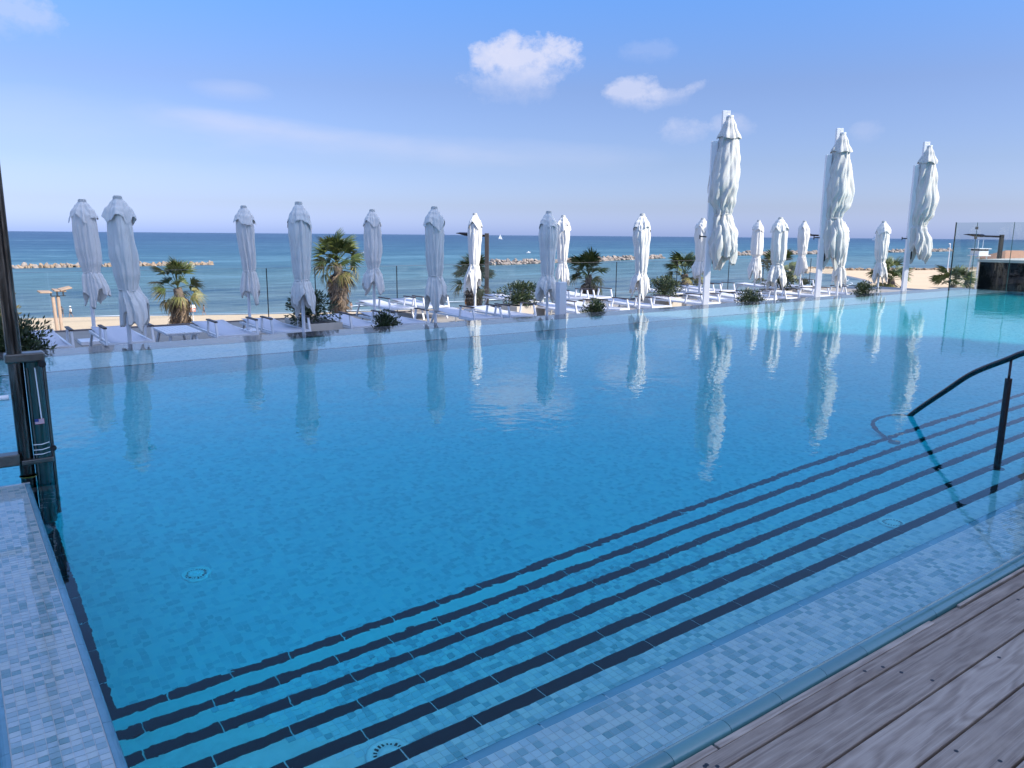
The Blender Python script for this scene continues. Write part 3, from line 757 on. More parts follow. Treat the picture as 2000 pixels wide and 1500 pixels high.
shrub('shrub', 21.8, 15.1, TZ+.30, .5, .32, 'shrub in the planter behind the shaded grey parasol', 6, 1200)
shrub('low_shrub', .60, 12.75, TZ, .50, .40, 'large dark glossy shrub at the far left beside the steel mast', 7, 2600, size=.075)
shrub('low_shrub', .12, 13.4, TZ, .55, .68, 'tall dark shrub behind the steel mast at the left edge', 17, 2600, size=.075)
shrub('low_shrub', 6.28, 12.5, TZ, .27, .32, 'small dark shrub at the pool edge between the second pair of parasols', 8, 1300, size=.06)
shrub('low_shrub', 11.25, 12.4, TZ, .36, .34, 'low shrub at the pool edge just right of the square white post', 9, 1400, size=.06)
shrub('low_shrub', 16.55, 12.4, TZ, .42, .36, 'low shrub at the pool edge right of the nearest cantilever parasol', 10, 1500, size=.06)
shrub('low_shrub', 22.1, 12.5, TZ, .42, .36, 'low shrub at the pool edge right of the middle cantilever parasol', 11, 1500, size=.065)
# round black floor speaker in front of the left shrub
e = empty('garden_speaker', (.30, 12.25, TZ)); tag(e, 'round black outdoor speaker with a small white plate beside the far left shrub', 'speaker')
mb = MB(); mb.tube([(0, 0, 0), (0, 0, .05), (0, 0, .2), (0, 0, .33), (0, 0, .40), (0, 0, .42)], [.10, .13, .15, .13, .07, .01], 20); mb.build('housing', M_black, e, smooth=True)
MB().box(.0, .05, -.158, -.150, .20, .22).build('plate', M_white_plastic, e)

# ------------------------------------------------------------------ glass wind screen and dark wall at the pool's far end
ws = empty('glass_screen', (26.05, 0, 0)); tag(ws, 'tall frameless glass screen across the far right end of the pool', 'glass screen')
ys = [11.86, 11.24, 10.2, 9.1, 8.0, 6.9]
for a, b in zip(ys, ys[1:]): MB().box(-.008, .008, b+.008, a-.008, -.3, 2.06).build('glass_pane', M_screen, ws)
for a in ys: MB().box(-.011, .011, a-.006, a+.006, -.3, 2.06).build('joint', M_glass_edge, ws)
MB().box(-.02, .02, 11.862, 11.885, -.3, 2.07).build('edge_profile', M_rail, ws)
for z in (1.55,): MB().box(-.03, -.009, 11.20, 11.28, z, z+.09).build('clamp', M_steel, ws)
MB().box(-.03, -.009, 11.20, 11.28, 1.85, 1.93).build('clamp', M_steel, ws)
bw = empty('dark_tiled_wall', (27.2, 0, 0)); tag(bw, 'dark glossy wall with a pale stone cap behind the glass screen at the pool end', 'wall')
M_darkpanel = mat('dark_navy_panel', (.005, .008, .012), .6, spec=.04)
for k in range(8): MB().box(0, .3, 11.52-1.6*(k+1)+.004, 11.52-1.6*k-.004, -.4, .82).build('panel', M_darkpanel, bw)
MB().box(-.04, 3.5, -1.4, 11.58, .824, .91).build('cap_stone', mat('cream_cap', (.60, .57, .50), .6), bw)
MB().box(.31, 3.4, -1.3, 11.5, -.4, .80).build('core', M_concrete, bw)

# ------------------------------------------------------------------ pool hoist at left
h = empty('pool_hoist', (.285, 5.72, 0)); tag(h, 'stainless steel pool hoist with a tall mast and dark hydraulic tube at the left edge', 'pool hoist')
mb = MB(); mb.cyl(0, 0, -1.19, 3.2, .042, 24); mb.build('mast', M_mast, h, smooth=True, autosmooth=True)
mb = MB(); mb.tube([(0, 0, -1.19), (0, 0, -1.16)], .11, 20); mb.build('foot_plate', M_steel, h)
ac = MB().tube([(.092, -.01, -1.0), (.092, -.01, .735)], .048, 24).build('hydraulic_tube', M_green_glass, h, smooth=True, autosmooth=True)
MB().tube([(.105, -.060, .36), (.098, -.060, .70)], .0035, 8).build('scale_rod', M_white_plastic, ac)
MB().tube([(.152, -.005, -.9), (.152, -.005, .74)], .011, 12).build('side_rod', M_steel, ac)
MB().tube([(.056, -.048, -.6), (.056, -.048, .70)], .005, 10).build('highlight_rod', M_steel, ac)  # thin steel rod standing in for a highlight line along the tube
cl = MB().box(-.056, .160, -.06, .05, .736, .795).build('clamp', M_steel, h, bevel=.01)
MB().tube([(.138, -.062, .725), (.138, -.100, .725)], .022, 16).build('knob', M_black, cl)
MB().tube([(.165, -.03, .79), (.185, -.035, .77)], .006, 8).build('bolt', M_steel, cl)
cl = MB().box(-.03, .15, -.065, .05, .075, .108).build('clamp', M_steel, h, bevel=.006)
MB().tube([(.150, -.062, .17), (.150, -.088, .17)], .019, 16).build('knob', M_black, cl)
for z in (.20, .165, .135): MB().tube([(.045, -.050, z), (.09, -.062, z), (.135, -.045, z+.006)], .0028, 6).build('cable_tie', M_white_plastic, cl)
MB().box(-.62, -.035, -.05, .05, .075, .15).build('swing_arm', M_steel, h, bevel=.006)
MB().box(-.60, -.22, -.03, .03, .50, .525).build('upper_arm', M_mast, h)
MB().tube([(-.22, 0, .512), (-.055, 0, .515)], .018, 14).build('arm_cap', M_white_plastic, h, smooth=True, autosmooth=True)
MB().box(-.44, -.235, -.05, .05, -.012, .20).build('arm_post', M_mast, h, bevel=.006)
mb = MB(); mb.tube([(.0, -.03, -.02), (.0, -.03, .0)], .05, 20); mb.build('yellow_ring', mat('yellow_tape', (.5, .42, .05), .5), h)
fl = MB()
mats_f = [mat('flag_white', (.70, .68, .72), .5), mat('flag_red', (.50, .12, .16), .5), mat('flag_blue', (.03, .05, .22), .5)]
fw, fh = .052, .034
for k in range(13):
    fl.m = 1 if k % 2 == 0 else 0; fl.box(0, fw, -.001, 0, fh-(k+1)*fh/13, fh-k*fh/13)
fl.m = 2; fl.box(-.0002, fw*.42, -.0016, -.0002, fh*.46, fh+.0003)
fo = fl.build('flag_sticker', mats_f, ac, loc=(.066, -.0625, .335))

# ------------------------------------------------------------------ curved handrail at right
E0 = Vector((6.81, 3.31, 0)); ud = Vector((.54, .842, 0)).normalized()
def rp(s, z): return E0 + ud*s + Vector((0, 0, z))
def smooth_path(pts, sub=6):
    out = []
    for i in range(len(pts)-1):
        p0 = pts[max(i-1, 0)]; p1 = pts[i]; p2 = pts[i+1]; p3 = pts[min(i+2, len(pts)-1)]
        for k in range(sub):
            t = k/sub; out.append(.5*((2*p1)+(p2-p0)*t+(2*p0-5*p1+4*p2-p3)*t*t+(3*p1-p0-3*p2+p3)*t**3))
    out.append(pts[-1]); return out
hr = empty('pool_handrail', tuple(rp(-1.17, -.48))); tag(hr, 'dark curved metal handrail dipping into the pool over the steps at right', 'handrail')
off = -rp(-1.17, -.48)
path = smooth_path([rp(-2.75, .90), rp(-2.4, .94), rp(-2.0, .93), rp(-1.6, .865), rp(-1.29, .762), rp(-1.14, .694), rp(-.77, .522), rp(-.48, .332), rp(0, 0), rp(.28, -.27), rp(.50, -.62), rp(.60, -.90), rp(.54, -1.08), rp(.38, -1.165), rp(.22, -1.185)])
MB().tube([p+off for p in path], .0215, 14).build('rail', M_rail, hr, smooth=True)
MB().tube([rp(-1.17, .45)+off, rp(-1.17, .70)+off], .009, 10).build('stem', M_rail, hr, smooth=True)
MB().tube([rp(-1.17, -.48)+off, rp(-1.17, .555)+off], .0235, 16).build('post', M_rail, hr, smooth=True, autosmooth=True)
MB().tube([rp(-2.55, .02)+off, rp(-2.55, .92)+off], .0235, 16).build('post', M_rail, hr, smooth=True, autosmooth=True)
MB().tube([rp(-1.17, -.48)+off, rp(-1.17, -.47)+off], .05, 16).build('foot_flange', M_steel, hr)
MB().tube([rp(.2, -1.199)+off, rp(.2, -1.17)+off], .05, 16).build('foot_flange', M_steel, hr)

# ------------------------------------------------------------------ palms
def fan(seed, R=1.0, droop=.25, n=22, spread=2.4, petiole=.9, wid=.085, broken=.15):
    """fan frond along +X: a petiole, then leaflets radiating"""
    rd = random.Random(seed); mb = MB(); mb.col = .4
    mb.bar((0, 0, 0), (petiole, 0, .0), .03, .02)
    for k in range(n):
        a = -spread/2 + spread*k/(n-1) + rd.gauss(0, .03); L = R*(1-.25*(abs(a)/(spread/2))**2)*rd.uniform(.85, 1.1)
        if rd.random() < broken: L *= .6
        mb.col = min(1, max(0, rd.gauss(.5, .22)))
        w = wid*R; P = []; d = Vector((cos(a), sin(a), 0)); s_ = Vector((-sin(a), cos(a), 0)); dz = droop*rd.uniform(.6, 1.5)
        for t, ww in ((0, .25), (.35, .9), (.7, .6), (1, .05)):
            c = Vector((petiole, 0, 0)) + d*L*t + Vector((0, 0, -dz*R*t**2.4 + .12*sin(t*3)))
            P += [c+s_*w*ww/2+Vector((0, 0, w*ww*.25)), c-s_*w*ww/2+Vector((0, 0, -w*ww*.15))]
        mb.add(P, [(0, 1, 3, 2), (2, 3, 5, 4), (4, 5, 7, 6)])
    return mb
fg = [fan(s, R=.95, droop=.18, n=28, wid=.10).mesh('frond', M_frond, colattr=True) for s in (1, 2, 3)]
fy = [fan(s, R=.9, droop=.55).mesh('frond', M_frond_y, colattr=True) for s in (4, 5)]
fd = [fan(s, R=.85, droop=.5, n=22, spread=1.5, wid=.11, broken=.45, petiole=.45).mesh('dead_frond', M_frond_d, colattr=True) for s in (6, 7, 8)]
def palm(x, y, zc, base, lab, seed, sc=1., green=14, yel=8, dead=50, skirt=2.6, sat=0., gsp=(35, 80)):
    rd = random.Random(seed); e = empty('palm_tree', (x, y, base)); tag(e, lab, 'palm tree', 'fan palms between terrace and beach')
    hh = zc-base
    mb = MB(); pts = [(.12*sin(k*.7), .1*cos(k*.9), hh*k/14) for k in range(15)]
    mb.tube(pts, [.34*sc-.10*sc*k/14 + (.03*(k % 2)) for k in range(15)], 14); mb.build('trunk', M_trunk, e, smooth=True)
    tx, ty = pts[-1][0], pts[-1][1]
    def put(me, nm, el, az, s_, dz):
        o = inst(nm, me, (tx, ty, hh+dz), e, scale=(s_, s_, s_)); o.rotation_euler = (rd.uniform(-.9, .9), -radians(el), az)
    for k in range(green): put(rd.choice(fg), 'frond', rd.uniform(*gsp), 2*pi*k/green+rd.uniform(-.3, .3), sc*rd.uniform(.85, 1.1), rd.uniform(-.1, .2))
    for k in range(green//2): put(rd.choice(fg), 'frond', rd.uniform(5, 35), 2*pi*k/(green//2)+rd.uniform(-.3, .3), sc*rd.uniform(.85, 1.05), rd.uniform(-.2, .1))
    for k in range(yel): put(rd.choice(fy), 'frond', rd.uniform(-40, 5), 2*pi*k/yel+rd.uniform(-.3, .3), sc*rd.uniform(.85, 1.05), rd.uniform(-.3, 0))
    for k in range(int(dead*1.7)):
        t = k/(dead*1.7); put(rd.choice(fd), 'dead_frond', rd.uniform(-80, -50)+22*max(0, .3-t), 2*pi*k*.618+rd.uniform(-.3, .3), sc*rd.uniform(.95, 1.25)*(1-.2*t), -.15-t*skirt)
palm(11.0, 48.8, -1.7, -9, 'bushy dry fan palm with a long brown skirt at left, above the white table', 21, 1.0, gsp=(40, 85), skirt=2.0)
palm(18.3, 42.2, -.15, -9, 'largest fan palm with green top and brown skirt, behind the leafy planter', 22, 1.0, green=16, skirt=2.0)
palm(24.2, 36.8, -.9, -9, 'dark green fan palm behind the street lamp in the middle', 23, .82, green=18, yel=6, dead=20, skirt=.8, gsp=(10, 80))
palm(33.3, 37.3, -.9, -9, 'fan palm seen through the railing just right of the square white post', 24, .86, green=16, yel=6, dead=30, skirt=1.2)
palm(41.3, 36.3, -1.0, -9, 'fan palm seen through the railing left of the nearest cantilever parasol', 25, .95, green=14, yel=8, dead=40, skirt=1.5)
palm(50.8, 35.6, -1.2, -9, 'fan palm behind the small parasols right of the nearest cantilever parasol', 26, 1.1, green=14, yel=8, dead=40, skirt=1.6)
palm(66.5, 35.1, -1.9, -9, 'fan palm with thin pale trunk left of the rightmost cantilever parasol', 27, 1.1, green=16, yel=5, dead=12, skirt=.6, gsp=(0, 80))
palm(74.5, 33.5, -2.6, -10, 'low fan palm with tangled dry fronds just left of the tall glass screen', 28, 1.25, green=14, yel=10, dead=30, skirt=1.4, gsp=(0, 75))
palm(57.5, 37.5, -3.2, -10, 'low dark palm half hidden behind the middle cantilever parasol', 29, .9, green=12, yel=5, dead=20, skirt=1.0, gsp=(0, 75))
shrub('dry_shrub', 1.55, 45.0, -5.5, 1.1, 2.2, 'orange tinged sunlit bush at the left edge behind the steel mast', 33, 2600, M_leaf_dry, .28)

# ------------------------------------------------------------------ street lamps on the promenade
def lamp(x, y, ztop, base, w, arm, lab, rz):
    e = empty('street_lamp', (x, y, base), rz); tag(e, lab, 'street lamp', 'dark street lamps on the promenade')
    h_ = ztop-base
    MB().box(-w/2, w/2, -w/2, w/2, 0, h_).build('pole', mat('lamp_bronze', (.10, .085, .07), .45, .3), e, bevel=.01)
    MB().bar((-w/2, 0, h_-.10), (-arm*.55, 0, h_-.08), .09, .09).build('arm', M_rail, e)
    mb = MB(); mb.tube([(-arm*.5, 0, h_-.10), (-arm*.62, 0, h_-.07), (-arm*.85, 0, h_-.05), (-arm*1.05, 0, h_-.01), (-arm*1.2, 0, h_-.01)], [.05, .10, .09, .05, .01], 10)
    o = mb.build('lamp_head', M_rail, e, smooth=True); o.scale = (1, 1.4, .8); o.location.z = h_*.2
lamp(17.92, 26.4, 1.62, -9, .17, 1.05, 'dark street lamp with an arm to the left, behind parasols in the middle', radians(-36))
lamp(40.6, 25.8, 1.78, -9, .2, 1.1, 'dark street lamp mostly hidden behind the middle cantilever parasol', radians(-36))
lamp(42.65, 17.2, 1.78, -9, .16, 1.6, 'dark street lamp seen through the tall glass screen at right', radians(-36))

# ------------------------------------------------------------------ beach and sea
SEA = -12.2
def _sand(T, p, co):
    n = T.noise(co, .08, 4, .6); n2 = T.noise(co, .9, 5, .7); n3 = T.noise(T.mapping(co, (.02, .35, 1)), 1, 3, .6)
    c = T.mix(n, (.60, .45, .29), (.70, .55, .37)); c = T.mix(T.math('MULTIPLY', n2, .4), c, (.43, .31, .195))
    c = T.mix(T.math('MULTIPLY', T.math('SUBTRACT', n3, .55, clamp=True), 3., clamp=True), c, (.36, .29, .21))
    T.put(p.inputs['Base Color'], c)
    b = T.new('ShaderNodeBump'); b.inputs['Distance'].default_value = .15; T.put(b.inputs['Height'], n2); T.l.new(b.outputs[0], p.inputs['Normal'])
M_sand = mat('sand', rough=.9, spec=.15, fn=_sand)
shore = [(-260, 175), (-60, 152), (5.8, 144.4), (12.7, 143.2), (26.9, 137.8), (41.8, 131.6), (58, 126.9), (68, 125.4), (90.7, 123), (130, 118), (162, 116), (191, 114.6), (209, 118), (233, 129), (251, 142), (266, 156), (277, 167), (277, 176), (286, 191), (296, 203), (312, 208), (324, 205), (326, 196), (312, 186), (322, 178), (360, 168), (410, 156), (600, 120)]
bm = bmesh.new(); top = [bm.verts.new((x, y, SEA+.12)) for x, y in shore]; back = [bm.verts.new((600, 20, SEA+.6)), bm.verts.new((-260, 20, SEA+.6))]
f = bm.faces.new(top+back); bmesh.ops.triangulate(bm, faces=[f]); bm.normal_update()
for f in bm.faces:
    if f.normal.z < 0: f.normal_flip()
# wet margin: second ring sloping into the sea
me = bpy.data.meshes.new('beach_sand'); bm.to_mesh(me); bm.free(); me.materials.append(M_sand)
struct(link(bpy.data.objects.new('beach_sand', me)))
M_wet = mat('wet_sand', (.26, .205, .15), .25, var=.1, vscale=.5)
mb = MB(); P = []
for i, (x, y) in enumerate(shore):
    a = Vector(shore[max(i-1, 0)]); b = Vector(shore[min(i+1, len(shore)-1)]); d = (b-a).normalized(); nrm = Vector((-d.y, d.x))
    P += [(x, y, SEA+.115), (x+nrm.x*2.0, y+nrm.y*2.0, SEA-.05)]
mb.add(P, [(2*i, 2*i+2, 2*i+3, 2*i+1) for i in range(len(shore)-1)]); struct(mb.build('wet_sand_edge', M_wet))
def _sea(T, p, co):
    pos = T.new('ShaderNodeNewGeometry').outputs['Position']; x, y, z = T.sep(pos)
    wob = T.noise(T.mapping(pos, (.004, .012, 1)), 1, 3, .6)
    yy = T.math('ADD', T.math('SUBTRACT', y, T.math('MULTIPLY', x, .08)), T.math('MULTIPLY', T.math('SUBTRACT', wob, .5), 160.))
    f = T.math('DIVIDE', T.math('LOGARITHM', T.math('MAXIMUM', T.math('DIVIDE', yy, 100.), .9), 10.), 2.2, clamp=True)
    c = T.ramp(f, [(0, (.17, .20, .195)), (.08, (.135, .195, .20)), (.18, (.085, .165, .175)), (.26, (.05, .135, .165)), (.36, (.026, .088, .135)), (.6, (.014, .044, .105)), (1, (.03, .055, .125))])
    rip = T.noise(T.mapping(pos, (.05, .30, 1)), 1, 6, .75); rip2 = T.noise(T.mapping(pos, (.004, .020, 1)), 1, 12, .82)  # light and dark of the ripples painted into the sea colour
    r = T.math('MULTIPLY', T.math('SUBTRACT', T.math('ADD', rip, rip2), 1.), 4.6)
    c = T.mix(T.math('MULTIPLY', r, 1., clamp=True), c, (.14, .27, .33)); c = T.mix(T.math('MULTIPLY', r, -1., clamp=True), c, (.012, .06, .11))
    T.put(p.inputs['Base Color'], c)
    b = T.new('ShaderNodeBump'); b.inputs['Distance'].default_value = .5
    T.put(b.inputs['Height'], T.math('ADD', T.noise(T.mapping(pos, (.12, .35, 1)), 1, 5, .6), T.math('MULTIPLY', T.noise(T.mapping(pos, (.02, .09, 1)), 1, 3), 1.6))); T.l.new(b.outputs[0], p.inputs['Normal'])
M_sea = mat('sea_water', rough=.4, spec=.14, fn=_sea)
mb = MB(); mb.add([(-60000, 20, SEA), (60000, 20, SEA), (60000, 60000, SEA), (-60000, 60000, SEA)], [(0, 1, 2, 3)]); struct(mb.build('sea', M_sea))
struct(MB().add([(-3000, -3000, -12.6), (3000, -3000, -12.6), (3000, 19, -12.6), (-3000, 19, -12.6)], [(0, 1, 2, 3)]).build('ground', M_concrete))
struct(MB().box(-260, 400, 18.4, 60, -12, -9).build('promenade', M_terr))
# foam lines
M_foam = mat('sea_foam', (.78, .80, .80), .7)
def foam(name, pts, w, seed):
    rd = random.Random(seed); mb = MB(); P = []; pts = [Vector(p) for p in pts]
    path = []
    for a, b in zip(pts, pts[1:]):
        n_ = max(2, int((b-a).length/1.2))
        for k in range(n_): path.append(a+(b-a)*k/n_)
    for i, p in enumerate(path):
        ww = w*max(0.03, mnoise.noise(Vector((i*.13, seed, 0)))*1.6+.45); o_ = mnoise.noise(Vector((i*.07, seed+9, 0)))*1.5
        P += [(p.x, p.y+o_, SEA+.17), (p.x, p.y+o_+ww, SEA+.17)]
    mb.add(P, [(2*i, 2*i+2, 2*i+3, 2*i+1) for i in range(len(path)-1)]); return tag(mb.build(name, M_foam), kind='stuff')
foam('wave_foam', [(62, 137), (80, 136), (100, 135), (118, 131)], 2.2, 3)
foam('shore_foam', [(-20, 148.5), (5.8, 145.6), (12.7, 144.4), (26.9, 139), (41.8, 132.8), (58, 128), (68, 126.6), (90.7, 124.2), (130, 119.4)], .9, 8)
foam('shore_foam', [(209, 123), (225, 131), (244, 144)], .8, 5)

# breakwaters
rock_cols = [(.50, .41, .31), (.38, .30, .23), (.60, .50, .38), (.27, .21, .17)]
M_rock = mat('breakwater_rock', (.31, .225, .15), .85, var=.35, vscale=.6, bump=.12, bscale=1.2)
M_rock2 = mat('dark_breakwater_rock', (.30, .25, .21), .85, var=.45, vscale=.5, bump=.12, bscale=1.2)
def rock_mesh(seed, mt):
    rd = random.Random(seed); bm = bmesh.new(); bmesh.ops.create_icosphere(bm, subdivisions=2, radius=1)
    dirs = [Vector((rd.gauss(0, 1), rd.gauss(0, 1), rd.gauss(0, 1))).normalized() for _ in range(9)]
    for v in bm.verts:
        for d in dirs:
            k = v.co.dot(d)
            if k > .62: v.co -= d*(k-.62)
        v.co.z *= .7
    me = bpy.data.meshes.new('rock'); bm.to_mesh(me); bm.free(); me.materials.append(mt); return me
rocks = [rock_mesh(s, M_rock) for s in range(5)]; rocks2 = [rock_mesh(s, M_rock2) for s in range(5, 9)]
def breakwater(pts, lab, size, rows, indiv, seed, mats_, hgt=2.2, dens=1.):
    rd = random.Random(seed); e = empty('breakwater', (*pts[0], SEA)); tag(e, lab, 'breakwater'); base = Vector((*pts[0], 0))
    allv = []; pts = [Vector((*p, 0)) for p in pts]; Ltot = sum((b-a).length for a, b in zip(pts, pts[1:]))
    bmx = bmesh.new(); k = 0
    for a, b in zip(pts, pts[1:]):
        L_ = (b-a).length; d = (b-a).normalized(); nrm = Vector((-d.y, d.x, 0)); n_ = int(L_/(size*1.25)*dens)
        for i in range(n_):
            for r in range(rows):
                p = a + d*(L_*(i+rd.random())/n_) + nrm*((r-(rows-1)/2)*size*1.1+rd.uniform(-.3, .3)*size) - base
                top_ = hgt*(1-abs(r-(rows-1)/2)/(rows*.75))*rd.uniform(.65, 1.1); s_ = size*rd.uniform(.6, 1.15)
                z = max(-.2, top_-s_*.55); rot = (rd.uniform(0, 6), rd.uniform(0, 6), rd.uniform(0, 6)); me_ = rd.choice(mats_)
                if indiv and k < 295: inst('rock', me_, (p.x, p.y, z), e, rot, (s_*1.15, s_*.9, s_*.95)); k += 1
                else:
                    t = me_.copy(); t.transform(Matrix.Translation((p.x, p.y, z)) @ Matrix.Rotation(rot[2], 4, 'Z') @ Matrix.Rotation(rot[0], 4, 'X') @ Matrix.Diagonal((s_*1.15, s_*.9, s_*.95, 1))); bmx.from_mesh(t); bpy.data.meshes.remove(t)
    if bmx.verts:
        me = bpy.data.meshes.new('rocks'); bmx.to_mesh(me); me.materials.append(mats_[0].materials[0]); o = inst('rocks', me, (0, 0, 0), e); o['kind'] = 'stuff'
    bmx.free()
breakwater([(-12, 344), (94, 351.5)], 'long low breakwater of pale boulders in the sea at left', 1.35, 3, True, 1, rocks+rocks2[:3], 1.35, 1.3)
breakwater([(203, 297), (334, 334), (372, 348)], 'breakwater of brown boulders in the middle of the picture behind the palms', 1.7, 3, False, 2, rocks2+rocks[:2], 2.5)
breakwater([(470, 380), (640, 392)], 'dark breakwater out at sea between the two cantilever parasols', 2.2, 3, False, 3, rocks2, 3.4)
breakwater([(757, 406), (925, 424)], 'farthest breakwater at right, left of the tall glass screen', 2.3, 3, False, 4, rocks2+rocks[:2], 3.2)
breakwater([(272, 178), (284, 192), (296, 204), (322, 206), (326, 197)], 'short rocky sand spit between the palms at right', 1.1, 2, False, 5, rocks, 1.2)
breakwater([(312, 187), (330, 178), (362, 169), (412, 157), (470, 146)], 'row of pale rocks along the sandy beach at right', 1.2, 2, False, 6, rocks, 1.5)

# ------------------------------------------------------------------ boats
M_sail = mat('sail_cloth', (.82, .82, .8), .7)
def sailboat(x, y, s_, lab, rz=0):
    e = empty('sailboat', (x, y, SEA), rz); tag(e, lab, 'sailboat')
    hull = []
    for k, (t, w) in enumerate(((-1, .55), (-.4, .8), (.3, .75), (.8, .35), (1, .02))):
        for sx, zz, q in ((-1, .9, 1), (-1, 0, .6), (1, 0, .6), (1, .9, 1)): hull.append((t*5*s_, sx*w*q*1.6*s_, zz*s_*(1+.15*t)))
    MB().add(hull, [(i*4+j, i*4+(j+1) % 4, i*4+4+(j+1) % 4, i*4+4+j) for i in range(4) for j in range(4)] + [(3, 2, 1, 0)]).build('hull', M_white, e)
    MB().cyl(.5*s_, 0, .9*s_, 13*s_, .1*s_, 6).build('mast', M_white, e)
    for nm, A, B, Cc, bul in (('main_sail', (.3, 1.8), (-4.2, 1.9), (.4, 12.6), .7), ('fore_sail', (.8, 1.4), (4.7, 1.2), (.7, 10.8), -.6)):
        V = []; N = 7
        for i in range(N+1):
            for j in range(N+1-i):
                u, v = i/N, j/N; w = 1-u-v; xx = A[0]*w+B[0]*u+Cc[0]*v; zz = A[1]*w+B[1]*u+Cc[1]*v; V.append((xx*s_, 27*w*u*v*.25*bul*s_+.05, zz*s_))
        idx = {}; c = 0
        for i in range(N+1):
            for j in range(N+1-i): idx[i, j] = c; c += 1
        F = [(idx[i, j], idx[i+1, j], idx[i, j+1]) for i in range(N) for j in range(N-i)] + [(idx[i+1, j], idx[i+1, j+1], idx[i, j+1]) for i in range(N-1) for j in range(N-1-i)]
        MB().add(V, F).build(nm, M_sail, e, smooth=True)
sailboat(1484, 2108, 1.35, 'white sailboat on the horizon near the street lamp in the middle', radians(-30))
sailboat(4037, 2252, 2.3, 'small white sailboat on the horizon left of the rightmost cantilever parasol', radians(-60))
def motorboat(x, y, s_, lab, rz=0.):
    e = empty('motorboat', (x, y, SEA), rz); tag(e, lab, 'motorboat')
    hull = []
    for t, w in ((-1, .8), (0, .9), (.6, .6), (1, .03)):
        for sx, zz, q in ((-1, .8, 1), (-1, 0, .5), (1, 0, .5), (1, .8, 1)): hull.append((t*3*s_, sx*w*q*1.1*s_, zz*s_*(1+.3*max(0, t))))
    MB().add(hull, [(i*4+j, i*4+(j+1) % 4, i*4+4+(j+1) % 4, i*4+4+j) for i in range(3) for j in range(4)] + [(3, 2, 1, 0)]).build('hull', M_white, e)
    MB().box(-.9*s_, .5*s_, -.6*s_, .6*s_, .8*s_, 1.5*s_).build('cabin', M_white, e, bevel=.15*s_)
    MB().box(.5*s_, .56*s_, -.55*s_, .55*s_, 1.0*s_, 1.4*s_).build('windscreen', M_darkpanel, e)
motorboat(243.9, 515.7, .85, 'small pale motorboat on the water just left of a rear row parasol', radians(-20))
motorboat(376, 495, .8, 'tiny motorboat on open water left of the square white post parasols', radians(10))
motorboat(900, 5200, 4.5, 'distant pale boat near the horizon at left', radians(0))

# ------------------------------------------------------------------ people on the beach
M_skin = mat('skin', (.36, .22, .15), .6)
def person(x, y, lab, pose, clothes, seed, hat=False, rz=0., z=SEA+.12):
    e = empty('person', (x, y, z), rz); tag(e, lab, 'person')
    bmx = bmesh.new(); st = .22 if pose == 'walk' else .06
    J = {'pel': (0, 0, .95), 'ch': (0, .02, 1.28), 'nk': (0, .02, 1.48), 'hd': (0, .03, 1.60), 'ht': (0, .03, 1.74),
         'hl': (-.09, 0, .90), 'hr': (.09, 0, .90), 'kl': (-.10, st, .50), 'kr': (.10, -st*.4, .50), 'al': (-.10, st*1.1, .07), 'ar': (.10, -st*1.4, .08), 'tl': (-.10, st*1.1+.16, .03), 'tr': (.10, -st*1.4+.15, .03),
         'sl': (-.18, 0, 1.42), 'sr': (.18, 0, 1.42), 'el': (-.24, -.05, 1.15), 'er': (.24, .06, 1.15), 'wl': (-.25, .06, .92), 'wr': (.25, .2, .98), 'fl': (-.25, .08, .83), 'fr': (.25, .26, .92)}
    rad = {'pel': .14, 'ch': .15, 'nk': .055, 'hd': .095, 'ht': .07, 'hl': .10, 'hr': .10, 'kl': .06, 'kr': .06, 'al': .04, 'ar': .04, 'tl': .03, 'tr': .03, 'sl': .06, 'sr': .06, 'el': .042, 'er': .042, 'wl': .03, 'wr': .03, 'fl': .03, 'fr': .03}
    E_ = [('pel', 'ch'), ('ch', 'nk'), ('nk', 'hd'), ('hd', 'ht'), ('pel', 'hl'), ('hl', 'kl'), ('kl', 'al'), ('al', 'tl'), ('pel', 'hr'), ('hr', 'kr'), ('kr', 'ar'), ('ar', 'tr'), ('ch', 'sl'), ('sl', 'el'), ('el', 'wl'), ('wl', 'fl'), ('ch', 'sr'), ('sr', 'er'), ('er', 'wr'), ('wr', 'fr')]
    keys = list(J); me = bpy.data.meshes.new('body'); me.from_pydata([J[k] for k in keys], [(keys.index(a), keys.index(b)) for a, b in E_], [])
    o = inst('body', me, (0, 0, 0), e); me.materials.append(M_skin); o.modifiers.new('skin', 'SKIN'); o.modifiers.new('sub', 'SUBSURF').levels = 1; o.modifiers['sub'].render_levels = 1
    for i, k in enumerate(keys): me.skin_vertices[0].data[i].radius = (rad[k], rad[k]*.85)
    me.skin_vertices[0].data[0].use_root = True
    bmx.free()
    def shell(nm, pts, rads, c): MB().tube(pts, rads, 12).build(nm, mat('cloth_'+nm, c, .8), e, smooth=True)
    if clothes[0]: shell('shirt', [(0, 0, .92), (0, .0, 1.1), (0, .02, 1.3), (0, .02, 1.45)], [.185, .175, .20, .10], clothes[0])
    if clothes[1]: shell('shorts', [(0, 0, .62), (0, 0, .8), (0, 0, .98)], [.19, .19, .165], clothes[1])
    hr_ = MB(); hr_.tube([(0, .01, 1.58), (0, .0, 1.66), (0, .01, 1.755), (0, .02, 1.785)], [.09, .11, .085, .02], 10); hr_.build('hair', mat('hair', (.03, .02, .015), .6), e, smooth=True)
    if hat: MB().tube([(0, .02, 1.70), (0, .02, 1.715), (0, .02, 1.72), (0, .02, 1.84), (0, .02, 1.86)], [.26, .26, .125, .11, .02], 16).build('hat', M_white, e, smooth=True)
person(15.4, 142.2, 'person in a white hat and white shirt walking on the wet sand at left', 'walk', ((.75, .75, .72), (.05, .05, .06)), 1, True, 1.4)
